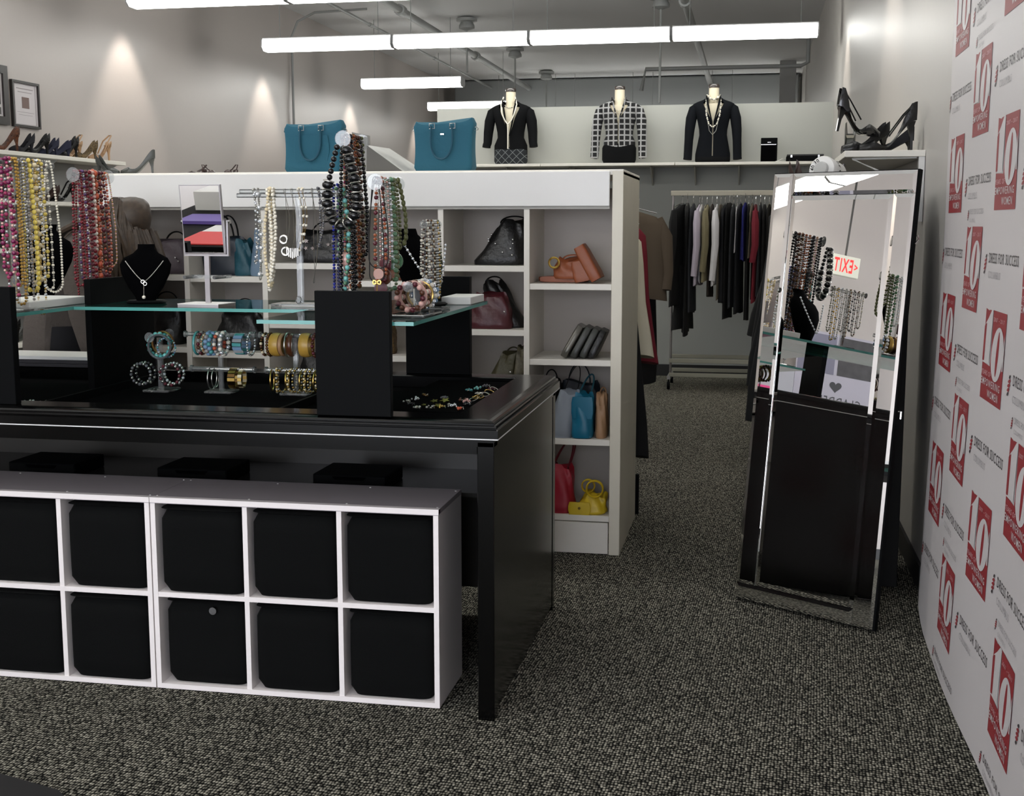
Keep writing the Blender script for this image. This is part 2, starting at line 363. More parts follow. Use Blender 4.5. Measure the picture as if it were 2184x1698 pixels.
obj('rim_pinstripe',G().loft(frame_loft([(.0125,.8338),(.0148,.8345),(.0148,.8375),(.0125,.838)]),cap=False),mat('pinstripe_edge',(225,225,225),.3),t,world=True)
obj('sunken_top',G().box(TX0+.13,TX1-.13,TY0+.13,TY1-.13,.83,.846),velvet,t,world=True)
for x in (-1.425,-2.225,-2.9): obj('tray_divider',G().box(x-.006,x+.006,TY0+.13,TY1-.13,.846,.874),satin,t,world=True)
obj('tray_divider',G().box(TX0+.13,TX1-.5,3.62,3.632,.846,.872),satin,t,world=True)
for nm,y in (('apron',TY0),('apron',TY1-.02)): obj(nm,G().box(TX0+.05,TX1-.05,y+.002,y+.022,.79,.834),lacq,t,world=True)
obj('side_panel',G().box(TX1-.022,TX1-.002,TY0+.048,TY1-.01,.02,.83),lacq,t,world=True)
for x in (TX0,TX1-.049):
    for y in (TY0,TY1-.05): obj('leg',G().box(x,x+.049,y,y+.05,0,.826,bev=.002),lacq,t,world=True)
obj('lower_shelf',G().box(TX0+.05,TX1-.03,4.0,4.5,.53,.545),mat('dark_lower_shelf',(54,53,50),.25),t,world=True)
obj('back_board',G().box(TX0+.05,TX1-.03,4.4,4.41,.1,.80),mat('dark_back_board',(62,60,57),.3),t,world=True)
for px in (-2.3,-1.69,): pass
for x in (-1.905,-1.33,-2.48):
    b=tag(obj('drawer_box',G().box(x-.13,x+.13,3.99,4.2,.5455,.592,bev=.004),satin),{-1.905:'black box lying under the table above the left organizer seam',-1.33:'black box lying under the table, nearest the right leg',-2.48:'black box lying under the table, leftmost'}[x],'box','black boxes under the table')
    g=G(); g.loft([[(x-.06,3.985,.586),(x+.06,3.985,.586),(x+.05,3.985,.575),(x-.05,3.985,.575)],[(x-.06,3.991,.586),(x+.06,3.991,.586),(x+.05,3.991,.575),(x-.05,3.991,.575)]])
    obj('handle_slot',g,velvet,b)
# ------------------------------------------------------------------ glass shelves and support boards
def glass(x0,x1,y0,y1,label):
    g=G(); z0,z1=1.150,1.161
    vs=[(x0,y0,z0),(x1,y0,z0),(x1,y1,z0),(x0,y1,z0),(x0,y0,z1),(x1,y0,z1),(x1,y1,z1),(x0,y1,z1)]
    g.add(vs,[(0,3,2,1),(4,5,6,7)],0); g.add(vs,[(0,1,5,4),(1,2,6,5),(2,3,7,6),(3,0,4,7)],1)
    o=obj('glass_shelf',g,[GLASS,GEDGE]); tag(o,label,'shelf','glass shelves over the display table'); return o
glass(-1.42,-.945,3.437,4.452,'green-edged glass shelf on the right, pointing at the bookcase')
glass(-2.262,-1.424,3.885,4.37,'long green-edged glass shelf in the middle under the small table mirror')
glass(-2.95,-2.265,3.54,4.44,'green-edged glass shelf at the far left under the yellow necklaces')
def board(x0,x1,y0,y1,z1,label): return tag(obj('support_board',G().box(x0,x1,y0,y1,.8885,z1,bev=.0015),satin),label,'display block','black display boards on the table')
board(-1.232,-1.008,3.412,3.436,1.249,'black upright board in front of the tall bead stand')
board(-1.255,-1.012,4.453,4.49,1.249,'black upright board at the rear right behind the glass shelf')
b=tag(obj('support_board',G().box(-2.2635,-2.2405,3.96,4.42,.847,1.150).box(-2.2635,-2.2405,3.96,4.30,1.1615,1.25),satin),'black upright board beside the silver necklace bust','display block','black display boards on the table')
board(-2.45,-2.212,3.44,3.47,1.249,'black upright board cut by the left edge of the frame')
# ------------------------------------------------------------------ leaning mirror
mb=Vector((-.028,4.753,0.012)); mr=Vector((.054,.0,0)); a=-.5843; tl=.119
e=Vector((math.cos(a),math.sin(a),0)); n_=Vector((-e.y,e.x,0)); upv=Vector((0,0,math.cos(tl)))+n_*math.sin(tl); nf=-(upv.cross(e)).normalized()
nf=nf if nf.y<0 else -nf
MW,ML=.578,1.625
t=thing('leaning_mirror','tall floor mirror with mirrored glass border leaning near the right wall','mirror',tuple(mb+e*MW/2))
def MP(u,v,h): return mb+e*u+upv*v+nf*h
def plate(u0,u1,v0,v1,bv=.013,h0=.008,h1=.0098,tilt=(0,0)):
    g=G(); q=[(u0,v0),(u1,v0),(u1,v1),(u0,v1)]; qi=[(u0+bv,v0+bv),(u1-bv,v0+bv),(u1-bv,v1-bv),(u0+bv,v1-bv)]
    f=lambda u,v,h: MP(u,v,h+tilt[0]*(u-(u0+u1)/2)+tilt[1]*(v-(v0+v1)/2))
    g.loft([[MP(u,v,0) for u,v in q],[MP(u,v,h0) for u,v in q],[f(u,v,h1) for u,v in qi]])
    return g
sw=.082
obj('backing_board',G().loft([[MP(u,v,h) for u,v in ((-.004,-.004),(MW+.004,-.004),(MW+.004,ML+.004),(-.004,ML+.004))] for h in (-.022,0)]),satin,t,world=True)
obj('frame_strip',plate(0,sw-.001,.06,ML),mirm,t,world=True)
obj('frame_strip',plate(MW-sw+.001,MW,0,ML-sw,tilt=(.0,0)),mirm,t,world=True)
obj('frame_strip',plate(sw,MW,ML-sw+.001,ML),mirm,t,world=True)
obj('frame_strip',plate(0,MW-sw,0,.059),mirm,t,world=True)
obj('mirror_glass',plate(sw,MW-sw,.06,ML-sw,bv=.018,h0=.004,h1=.0062),mirm,t,world=True)
obj('hanger_hook',G().tube([MP(MW+.008,1.37,-.01),MP(MW+.02,1.385,-.01),MP(MW+.014,1.40,-.01)],.003,6),chrome,t,world=True)
obj('hanger_hook',G().tube([MP(MW+.006,.78,-.01),MP(MW+.018,.78,-.01),MP(MW+.018,.755,-.01)],.004,6),chrome,t,world=True)
# ------------------------------------------------------------------ banner
BY0=4.69
def bmap(u,z,off=0):
    x=.620+.035*max(0,min(1,z/1.4))+.006*math.sin(u*5+.6)*(1-min(1,abs(z-.2)/2))
    if u<.12: x+=.012*(1-u/.12)**2
    cut=.0
    return (x-off,BY0-u,z)
g=G(); NU,NV=40,30; UL,ZT=3.3,2.5
grid=[[bmap(UL*i/NU,ZT*j/NV,0) for i in range(NU+1)] for j in range(NV+1)]
def bottom(u): return .0+.11*max(0,1-u/.28)**2
for i in range(NU+1):
    p=grid[0][i]; grid[0][i]=(p[0],p[1],bottom(UL*i/NU)+.003)
for s_,dx in ((1,0),(-1,.004)):
    vs=[(p[0]+dx,p[1],p[2]) for r in grid for p in r]; W1=NU+1
    g.add(vs,[(j*W1+i,j*W1+i+1,(j+1)*W1+i+1,(j+1)*W1+i) for j in range(NV) for i in range(NU)])
bw_=mat('banner_vinyl',(208,203,203),.45); bred=mat('banner_red',(146,44,50),.5); bdk=mat('banner_dark_text',(62,56,58),.5); blt=mat('banner_light_text',(168,164,166),.5); bpk=mat('banner_pink_text',(214,170,172),.5)
def put(vs,fs,u,z,m,off=.0012,flip=False):
    if u<.0 or u>UL: return
    g.add([bmap(u+x,z+y,off) for x,y in vs],fs,m)
def ell(cx,cy,rx,ry,n=20,sh=0): return [(cx+rx*math.cos(2*PI*i/n)+sh*ry*math.sin(2*PI*i/n),cy+ry*math.sin(2*PI*i/n)) for i in range(n)]
def ten(u0,zb):
    Wd,Ht=.272,.25
    def poly(ps,m,off): put([(x*Wd,y*Ht) for x,y in ps],[tuple(range(len(ps)))],u0,zb,m,off)
    poly([(0,0),(1,0),(1,.36),(0,.40)],1,.0012); poly([(0,.40),(.16,.40),(.16,.98),(0,1)],1,.0012)
    poly([(.38,.3),(1,.3),(1,1),(.38,1)],1,.0013); poly([(.16,.86),(.40,1),(.16,.99)],1,.0012)
    # white 1
    poly([(.0,.40),(.05,.42),(.09,.84),(.02,.82),(.16,.9),(.30,1.0),(.37,1.0),(.33,.42),(.40,.40)],0,.0018)
    poly([(.0,.42),(.09,.42),(.10,.84),(.0,.80)],1,.0021)
    # white 0 with thin slanted counter
    put([(x*Wd,y*Ht) for x,y in ell(.70,.545,.27,.295,24,.12)],[tuple(range(24))],u0,zb,0,.0024)
    put([(x*Wd,y*Ht) for x,y in ell(.71,.55,.055,.245,20,.12)],[tuple(range(20))],u0,zb,1,.0028)
    poly([(.965,.40),(1.01,.40),(1.01,.78),(.985,.72)],0,.003)
    for s_,w_,h_,x,y,m in (('2007 – 2017',.5,.045,.70,.885,4),('YEARS OF',.46,.055,.27,.275,4),('EMPOWERING',.90,.08,.5,.165,0),('WOMEN',.5,.085,.64,.05,0)):
        v,f=fit(s_,w_*Wd,h_*Ht,.003); put(v,f,u0+x*Wd,zb+y*Ht,m,.0036)
def swirl(u,z,r):
    for k in range(5):
        y=-r+2*r*(k+.5)/5; hw=math.sqrt(max(0,r*r-y*y))
        v=[(-hw*.55+.3*y,y-r*.16),(hw*.2+.3*y,y-r*.22),(hw*.75+.3*y,y+r*.08),(hw*.35+.3*y,y+r*.2),(-hw*.3+.3*y,y+r*.05)]
        put(v,[(0,1,2,3,4)],u,z,1 if k in(1,2,3) else 2,.0015)
def dfs(u,z,wd,ht,mt=2):
    v,f=fit('DRESS FOR SUCCESS',wd,ht,.004); put(v,f,u,z,mt,.0015)
    v,f=fit('COLUMBUS',wd*.42,ht*.7,0); put(v,f,u-wd*.5+wd*.23,z-ht*1.5,3,.0015)
    swirl(u-wd*.5-ht*1.75,z-ht*.15,ht*1.0)
for ci,yc in enumerate((4.395,3.97,3.545,3.12,2.695,2.27,1.85)):
    u=BY0-yc; odd=ci%2
    for k in range(-2,4):
        zb=(1.181 if odd else .956)+.52*k
        if zb<.03 or zb>2.2: continue
        ten(u-.136,zb)
        if zb+.27+.1<2.45: dfs(u+.03,zb+.375,.38,.028)
        if odd: dfs(u+.01,zb+.287,.24,.016,3)
    if odd==0: dfs(u+.03,.281,.38,.028)
    else: dfs(u+.03,.0+.045,.38,.02)
ban=obj('step_repeat_banner',g,[bw_,bred,bdk,blt,bpk]); tag(ban,'tall white vinyl banner printed with red anniversary logos at the right','banner')
# ------------------------------------------------------------------ jewellery materials
def bm(name,col,rough=.22,metal=0): return mat('bead_'+name,col,rough,metal)
PAL={k:bm(k,c,r,m_) for k,c,r,m_ in (('black',(14,14,16),.2,0),('jet',(26,27,32),.12,0),('brown',(78,42,24),.3,0),('amber',(140,76,34),.2,0),('orange',(150,78,42),.25,0),('coral',(190,88,60),.3,0),
 ('red',(116,22,34),.25,0),('maroon',(84,26,38),.3,0),('pink',(160,52,92),.25,0),('magenta',(104,22,66),.25,0),('pearl',(232,226,210),.18,0),('cream',(220,205,170),.3,0),('yellow',(206,184,84),.35,0),
 ('mustard',(182,142,60),.4,0),('green',(104,120,84),.3,0),('olive',(88,92,52),.3,0),('jade',(96,136,104),.2,0),('teal',(74,150,150),.25,0),('aqua',(120,190,185),.25,0),('blue',(22,34,140),.3,0),('navy',(26,30,66),.3,0),
 ('sky',(120,150,180),.3,0),('grey',(140,136,134),.3,0),('smoke',(92,92,96),.2,0),('silver',(178,176,170),.34,1),('gold',(190,158,88),.3,1),('bronze',(110,82,50),.3,1),('crystal',(225,230,235),.05,.6),('rose',(214,170,160),.25,0),('tan',(160,120,84),.4,0),('cord',(24,22,22),.7,0),('purple',(92,60,110),.3,0))}
def path_len(P): return sum((P[i+1]-P[i]).length for i in range(len(P)-1))
def walk(P,step_fn):
    # place items along polyline; step_fn(i)->(radius)
    out=[];d=0;seg=0;segd=0;i=0
    L=[(P[k+1]-P[k]).length for k in range(len(P)-1)]; tot=sum(L); pos=0
    while True:
        r=step_fn(i); pos+=r
        if pos>tot: break
        acc=0
        for k,l in enumerate(L):
            if acc+l>=pos: out.append((P[k].lerp(P[k+1],(pos-acc)/max(l,1e-9)),r,i)); break
            acc+=l
        pos+=r; i+=1
    return out
def drop_path(top,ax,L,wd,rb=.008,sway=0.0,skew=0.0):
    # closed loop over a bar: perpendicular dir p, bar axis q
    p=Vector((1,0,0)) if ax=='Y' else Vector((0,1,0)); q=Vector((0,1,0)) if ax=='Y' else Vector((1,0,0))
    T=Vector(top); P=[]; N=14
    side=[]
    for k in range(N+1):
        t=k/N; z=-t*(L-wd); off=rb+(wd-rb)*min(1,t*1.6)**.8
        side.append((off,z))
    for k in range(1,9):
        a=PI/2*k/8; side.append((wd*math.cos(a),-(L-wd)-wd*math.sin(a)))
    arc=[(rb*math.sin(a),rb*math.cos(a)) for a in (0,PI/4)]
    half=arc+[(o_,z) for o_,z in side]
    for o_,z in half: P.append(T+p*o_+q*(sway*(z/L))+Vector((0,0,z)))
    P2=[T-p*o_+q*(sway*(z/L)+skew*math.sin(PI*min(1,-z/L)))+Vector((0,0,z)) for o_,z in reversed(half[:-1])]
    return P+P2
def strand(g,P,pat,chain=None,shape=(1,1,1)):
    rr=[x[0] for x in pat]
    for c,r,i in walk(P,lambda i: rr[i%len(rr)]*.98):
        q=pat[i%len(pat)]
        if q[1] is None: continue
        g.ball(c,r,q[1],1 if r>.0065 else 0,q[2] if len(q)>2 else (1,1,1))
    if chain is not None: g.tube([P[k] for k in range(0,len(P),1)],chain[0],4,chain[1],closed=False)
def necklace(label,top,ax,L,wd,cols,pat,chain=None,pend=None,group='hanging necklaces',sway=0,skew=0,name='necklace'):
    g=G(); T=Vector(top); P=[p-T for p in drop_path(top,ax,L,wd,sway=sway,skew=skew)]
    if pat: strand(g,P,pat)
    if chain: g.tube(P,chain[0],4,chain[1])
    o=obj(name,g,[PAL[c] for c in cols],smooth=60); o.location=T; tag(o,label,'necklace',group)
    if pend:
        pg=G(); b=Vector((0,0,-L)) + (Vector((0,sway*-1,0)) if ax=='Y' else Vector((-sway,0,0))); pend(pg,b); obj('pendant',pg,[PAL[c] for c in cols],o,smooth=60)
    return o
def disc(r,m,th=.004,ax='Y'):
    def f(g,b):
        c=b-Vector((0,0,r))
        d=Vector((0,th,0)) if ax=='Y' else Vector((th,0,0)); g.cyl(c-d,c+d,r,18,m)
    return f
def multi(*fs):
    def f(g,b):
        for x in fs: x(g,b)
    return f
def tstand(label,x,y,z0,z1,ax,half,disk=.026,base=.06,r=.007,extra=None,name='jewelry_stand',post=None):
    t=thing(name,label,'jewelry stand',(x,y,z0)); d=Vector((0,1,0)) if ax=='Y' else Vector((1,0,0)); H=z1-z0
    obj('base',G().box(-base,base,-base,base,0,.008,bev=.002),ACR,t)
    obj('post',G().box(-.008,.008,-.008,.008,.008,H-.006),ACR,t)
    zs=[H]+list(extra or [])
    for zz in zs:
        c=Vector((0,0,zz)); obj('bar',G().cyl(c-d*half,c+d*half,r,10),ACR,t)
        if disk:
            for s_ in (-1,1): obj('end_disk',G().cyl(c+d*(half+.003)*s_,c+d*(half)*s_,disk,20),ACR,t)
    return t
U8=lambda r,m,gap=None:[(r,m)]
# --- tall stand behind the front board, bar running away from the camera
sx,sz=-1.333,1.717
tstand('tall clear acrylic stand crowded with black and brown bead strands',sx,4.10,1.1615,sz,'Y',.10,.027)
spec=[(-.085,'black round bead necklace nearest the camera on the tall stand',.52,.020,['black'],[(.007,0)]),
 (-.065,'tan suede and pink bead necklace on the tall stand',.50,.012,['tan','pink','rose'],[(.005,0),(.005,0),(.005,0),(.006,2),(.004,1)]),
 (-.045,'glossy jet bead rope on the tall stand',.53,.016,['jet'],[(.0085,0)]),
 (-.025,'amber and silver bead necklace on the tall stand',.46,.016,['amber','silver'],[(.006,0),(.006,0),(.003,1)]),
 (-.005,'orange brown chip bead necklace on the tall stand',.50,.018,['orange','brown'],[(.006,0),(.005,1),(.005,0)]),
 (.015,'copper and brown disc bead necklace on the tall stand',.50,.015,['brown','amber','bronze'],[(.008,0),(.004,1),(.01,2,(1,.5,1)),(.005,0)]),
 (.035,'dark brown wooden bead necklace on the tall stand',.47,.02,['brown','black'],[(.009,0),(.006,1)]),
 (.055,'long black bead strand furthest back on the tall stand',.40,.03,['black','jet'],[(.0075,0),(.0075,1)]),
 (.08,'green grey bead necklace at the far end of the tall stand',.36,.018,['olive','grey'],[(.007,0),(.005,1)])]
for dy,l,L,wd,cols,pat in spec: necklace(l,(sx,4.10+dy,sz+.008),'Y',L,wd,cols,pat,group='bead strands on the tall stand')
# bright blue strands hanging left of the tall stand
for k,(l,x,c) in enumerate((('royal blue seed bead necklace left of the tall bead stand',-1.355,'blue'),('dark navy twisted bead necklace behind the royal blue one',-1.342,'navy'),('second royal blue bead rope right beside the first',-1.348,'blue'),('outermost royal blue bead rope next to the T bar end',-1.366,'blue'))):
    necklace(l,(x-.035,4.085+.012*k,1.565),'Y',.37,.012,[c,'navy'],[(.0055,0),(.0055,0),(.0055,1)],group='blue necklaces')
# chunky statement necklace draped facing the camera
T=Vector((sx+.005,3.965,sz-.02)); g=G(); P=[Vector((.052*math.sin(a)*(1 if a<PI else 1),0,0)) for a in (0,)]
P=[Vector((-.012,0,0)),Vector((-.03,0,-.06)),Vector((-.048,0,-.13)),Vector((-.052,0,-.19)),Vector((-.036,0,-.245)),Vector((0,0,-.268)),Vector((.036,0,-.245)),Vector((.052,0,-.19)),Vector((.048,0,-.13)),Vector((.03,0,-.06)),Vector((.012,0,0))]
Q=[]
for k in range(len(P)-1):
    for j in range(5): Q.append(P[k].lerp(P[k+1],j/5))
Q.append(P[-1])
for c,r,i in walk(Q,lambda i:.0155 if 5<i<27 else .010):
    g.ball(c,r*1.15,0,1,(1.15,.9,.8)) if r>.012 else g.ball(c,r,0,1)
o=obj('necklace',g,[PAL['black'],PAL['silver']],smooth=60); o.location=T; tag(o,'chunky black nugget necklace with silver rings facing the camera','necklace')
g=G(); prev=None
for c,r,i in walk(Q,lambda i:.0155 if 5<i<27 else .010):
    if prev is not None and r>.012:
        d=(c-prev).normalized(); m_=(c+prev)/2; u=d.cross(Vector((0,1,0))).normalized()
        g=G(); g.tube([m_+u*.017*math.cos(2*PI*j/12)+Vector((0,1,0))*.015*math.sin(2*PI*j/12) for j in range(12)],.0028,5,0,closed=True); obj('ring_spacer',g,[PAL['silver']],o,smooth=60)
    prev=c
# --- acrylic T bar facing the camera
bx,by,bz=-1.51,4.05,1.545
t=thing('jewelry_stand','clear acrylic T bar stand with silver and pearl necklaces','jewelry stand',(bx,by,1.1615))
obj('base',G().box(-.09,.11,-.05,.05,0,.010,bev=.002),ACR,t); obj('post',G().box(-.009,.009,-.009,.009,.01,bz-1.1615-.008),ACR,t)
for dy,dz in ((-.012,-.010),(.012,.004)): obj('bar',G().cyl((-.215,dy,bz-1.1615+dz),(.215,dy,bz-1.1615+dz),.0075,12),ACR,t)
obj('finial',G().lathe([(.006,.01),(.012,.018),(.009,.028),(.003,.036)],(.004,-.03,0),12),ACR,t)
tb='necklaces on the acrylic T bar'
def chainneck(label,dx,L,wd,c,extra=None,pend=None,pat=None,cols=None,sk=.018):
    return necklace(label,(bx+dx,by-.012,bz+.006),'X',L,wd,cols or [c,'crystal'],pat,(.0009,0) ,pend,group=tb,skew=sk)
chainneck('silver link necklace with crystal drops at the left end of the T bar',-.155,.245,.012,'silver',pat=[(.0045,0),(.003,None),(.005,1),(.003,None)],sk=.02)
necklace('long silver chain with three crystal stations beside the pearls',(bx-.14,by-.012,bz+.006),'X',.30,.010,['silver','crystal'],[(.0035,0),(.003,0),(.003,0),(.0075,1),(.003,0),(.003,0)],(.001,0),group=tb,skew=.012)
for k,(dx,L,c,lb) in enumerate(((-.105,.335,'pearl','left rope of small white pearls twisted with two others'),(-.095,.325,'cream','cream pearl rope in the middle of the pearl bundle'),(-.082,.30,'pearl','short baroque pearl strand on the right of the pearl bundle'))):
    necklace(lb,(bx+dx,by-.012-.004*k,bz+.006),'X',L,.014,[c,'gold'],[(.0062,0),(.0055,0),(.007,0)],(.0008,1),group='pearl ropes on the T bar',skew=.016*(-1)**k,sway=.006*k)
chainneck('gold chain with two ringed coin pendants on the T bar',-.045,.20,.012,'silver',pend=lambda g,b:(g.tube([b+Vector((.013*math.cos(a*PI/8),-.004,.013*math.sin(a*PI/8)-.004)) for a in range(16)],.0035,5,0,closed=True),g.tube([b+Vector((-.006+.013*math.cos(a*PI/8),-.004,.013*math.sin(a*PI/8)+.036)) for a in range(16)],.0035,5,0,closed=True)),sk=.02)
def fringe(g,b):
    for k in range(7):
        p=b+Vector((-.02+.0065*k,-.003,.012-.0)); g.box(p.x-.002,p.x+.002,p.y-.002,p.y+.002,p.z-.035+abs(k-3)*.003,p.z,0)
chainneck('silver chain with black and silver bar fringe pendant on the T bar',-.02,.205,.014,'silver',pend=fringe)
for k,(dx,L,l) in enumerate(((.005,.20,'gold chain spotted with small pearls, left of the T bar post'),(.018,.17,'shorter gold chain spotted with pearls near the T bar post'))):
    necklace(l,(bx+dx,by-.012,bz+.006),'X',L,.01,['gold','pearl'],[(.0055,1),(.004,None),(.003,None),(.003,None)],(.0009,0),group=tb,skew=.018)
necklace('fine silver chain close to the T bar post',(bx+.052,by-.012,bz+.006),'X',.31,.008,['silver'],None,(.0012,0),group=tb,skew=.02)
necklace('smoky floral stone necklace right of the T bar post',(bx+.075,by-.012,bz+.006),'X',.19,.012,['smoke','silver'],[(.0055,0),(.003,1),(.004,0)],(.0009,1),group=tb,skew=.02)
necklace('pale crystal and leaf necklace near the right end of the T bar',(bx+.14,by-.012,bz+.006),'X',.22,.014,['grey','jade'],[(.006,0),(.004,None),(.007,1),(.004,None)],(.0009,0),group=tb,skew=.022)
necklace('sea green nugget necklace ending at the black board',(bx+.163,by-.012,bz+.006),'X',.33,.014,['jade','aqua','silver','rose'],[(.007,0),(.009,1),(.003,2)],None,lambda g,b:g.ball(b+Vector((0,0,.10)),.021,3,1,(.9,.6,1.3)),group=tb,skew=.02)
# --- stand with the corded pendant and green beads
cx_,cz=-1.088,1.560
tstand('clear acrylic stand with cord pendant and green bead strands',cx_,3.665,1.1615,cz,'Y',.115,.024,.055)
spec=[(-.11,'black cord necklace with gold knot pendant on the right acrylic stand',.30,.022,['cord','gold','brown'],None,(.0017,0),multi(lambda g,b:g.tube([b+Vector((.012*math.cos(k*PI/6),0,.006*math.sin(k*PI/3))) for k in range(12)],.003,5,1,closed=True),lambda g,b:g.tube([b,b+Vector((0,0,-.12))],.002,5,1),lambda g,b:g.ball(b+Vector((0,0,-.07)),.008,1,1,(1,1,1.6)))),
 (-.09,'second black cord necklace with amber glass pendant',.26,.03,['cord','amber'],None,(.0017,0),disc(.016,1)),
 (-.07,'silver chain necklace with orange translucent bead panels',.30,.016,['silver','orange','maroon'],[(.006,1),(.006,1),(.004,None),(.007,2)],(.0009,0),disc(.02,2)),
 (-.045,'silver link chain with round brown stone pendant',.26,.018,['silver','brown'],[(.003,0),(.003,0),(.003,None)],(.001,0),disc(.026,1)),
 (-.02,'rose and silver chain necklace with dark agate slab',.25,.015,['rose','maroon','silver'],[(.004,0),(.003,2)],None,lambda g,b:g.ball(b,.02,1,1,(1,.5,1.4))),
 (.005,'clear and silver bead necklace in front of the green strands',.24,.014,['silver','crystal'],[(.005,1),(.003,0)],None,None),
 (.03,'light green stone bead necklace on the right acrylic stand',.33,.018,['jade','green'],[(.008,0),(.006,1)],None,None),
 (.055,'olive green bead necklace on the right acrylic stand',.30,.016,['green','olive'],[(.008,0),(.007,1)],None,None),
 (.075,'moss green chip bead necklace with large jade disc',.215,.02,['olive','jade'],[(.006,0),(.006,0)],None,disc(.028,1)),
 (.105,'dark green oval bead strand at the end of the right acrylic stand',.20,.03,['olive','navy'],[(.009,0,(.8,.8,1.2))],None,None)]
for dy,l,L,wd,cols,pat,ch,pe in spec: necklace(l,(cx_,3.665+dy,cz+.008),'Y',L,wd,cols,pat,ch,pe,group='necklaces on the right acrylic stand')
# --- small stand, silver strands
tstand('small clear acrylic stand holding silver and pearl strands',-1.03,3.97,1.1615,1.437,'Y',.09,.013,.05,.006)
for k in range(8):
    cols=[['silver','pearl'],['brown','pearl','silver'],['silver','smoke'],['bronze','pearl'],['silver'],['crystal','silver'],['silver','gold'],['olive','silver']][k]
    nm=['silver and pearl','brown and pearl','silver and smoky','bronze and pearl','plain silver bead','crystal and silver','silver and gold','olive and silver'][k]
    pos=['closest to the camera','second from the front','third from the front','fourth from the front','fifth from the front','sixth from the front','seventh from the front','furthest back'][k]
    pat=[(.0042,i%len(cols)) for i in range(5)]+[(.006,len(cols)-1)]
    necklace(f'{nm} strand on the small acrylic stand, {pos}',(-1.03,3.895+.022*k,1.443),'Y',[.17,.21,.19,.23,.20,.24,.25,.21][k],.014,cols,pat,group='silver strands on the small stand')
# --- left stand
lx,lz=-2.33,1.632
tstand('clear acrylic stand at the far left with mustard and yellow necklaces',lx,3.66,1.1615,lz,'Y',.24,.012,.06)
spec=[(-.21,'magenta bead necklace at the left edge on the left stand',.36,.018,['magenta','pink','rose'],[(.008,0),(.006,1),(.005,2)]),
 (-.18,'pink glass bead necklace beside the mustard fringe',.44,.016,['pink','crystal','maroon'],[(.007,0),(.005,1),(.005,2)]),
 (-.13,'wide mustard seed bead necklace on the left stand',.40,.012,['mustard'],[(.0055,0)]),
 (-.115,'second mustard seed bead rope, thicker and longer',.46,.016,['mustard','gold'],[(.006,0),(.006,0),(.005,1)]),
 (-.06,'pale grey ribbon necklace on the left stand',.40,.012,['grey','crystal'],[(.006,0),(.004,1)]),
 (-.03,'grey pearl rope next to the yellow disc necklace',.48,.013,['grey','silver'],[(.0055,0)]),
 (.0,'bright yellow disc necklace on the left stand',.42,.022,['yellow'],[(.0085,0,(1,.5,1))]),
 (.05,'cream stone and gold chain necklace on the left stand',.40,.014,['cream','gold'],[(.004,1),(.003,1),(.009,0),(.003,1)]),
 (.085,'clear crystal and gold necklace on the left stand',.50,.014,['crystal','gold','cream'],[(.006,0),(.004,1),(.005,2)]),
 (.12,'yellow and pearl necklace with amber flower cluster',.38,.016,['cream','yellow','amber'],[(.005,0),(.007,1),(.005,0),(.004,1)]),
 (.17,'silver chain necklace with white flower beads on the left stand',.42,.015,['silver','pearl'],[(.0035,0),(.0035,0),(.006,1)]),
 (.215,'long white pearl rope at the right end of the left stand',.43,.032,['pearl'],[(.0048,0)])]
for dy,l,L,wd,cols,pat in spec: necklace(l,(lx,3.63+(dy+.21)*.60,lz+.008),'Y',L,wd,cols,pat,group='necklaces on the far left stand')
# --- red stand
rx,rz=-2.365,1.612
tstand('clear acrylic stand with red, purple and coral necklaces',rx,4.22,1.1615,rz,'Y',.12,.026,.05)
spec=[(-.105,'dark red glass bead necklace at the front of the red stand',.40,.018,['red','maroon'],[(.0065,0),(.005,1)]),
 (-.085,'bright red seed bead loop necklace on the red stand',.47,.02,['red'],[(.005,0)]),
 (-.065,'purple and grey bead necklace on the red stand',.38,.016,['purple','grey','crystal'],[(.006,0),(.004,1),(.004,2)]),
 (-.045,'deep maroon multi strand necklace on the red stand',.42,.018,['maroon','red'],[(.007,0),(.006,1)]),
 (-.02,'red bead necklace with grey spacers on the red stand',.44,.016,['red','grey'],[(.008,0),(.004,1)]),
 (.0,'pale pearl spiral necklace on the red stand',.28,.012,['rose','pearl'],[(.0075,0),(.0075,1)]),
 (.02,'coral orange nugget necklace on the red stand',.42,.012,['coral','orange'],[(.011,0,(.8,.8,1.1)),(.005,1),(.005,1)]),
 (.045,'brown red bead necklace with big round beads on the red stand',.42,.02,['maroon','brown','coral'],[(.009,0),(.007,1),(.005,2)]),
 (.07,'rust red necklace with large oval pendant on the red stand',.38,.022,['maroon','orange'],[(.007,0),(.005,1)]),
 (.09,'coral and pink chip necklace on the red stand',.36,.02,['coral','rose'],[(.006,0),(.005,1)]),
 (.11,'fine gold and rose chain at the back of the red stand',.34,.03,['gold','rose'],[(.003,0),(.004,1)])]
for k,(dy,l,L,wd,cols,pat) in enumerate(spec): necklace(l,(rx,4.22+dy,rz+.008),'Y',L,wd,cols,pat,None,(lambda g,b:g.ball(b,.026,0,1,(1,.35,1.2))) if k==8 else None,group='necklaces on the red stand')
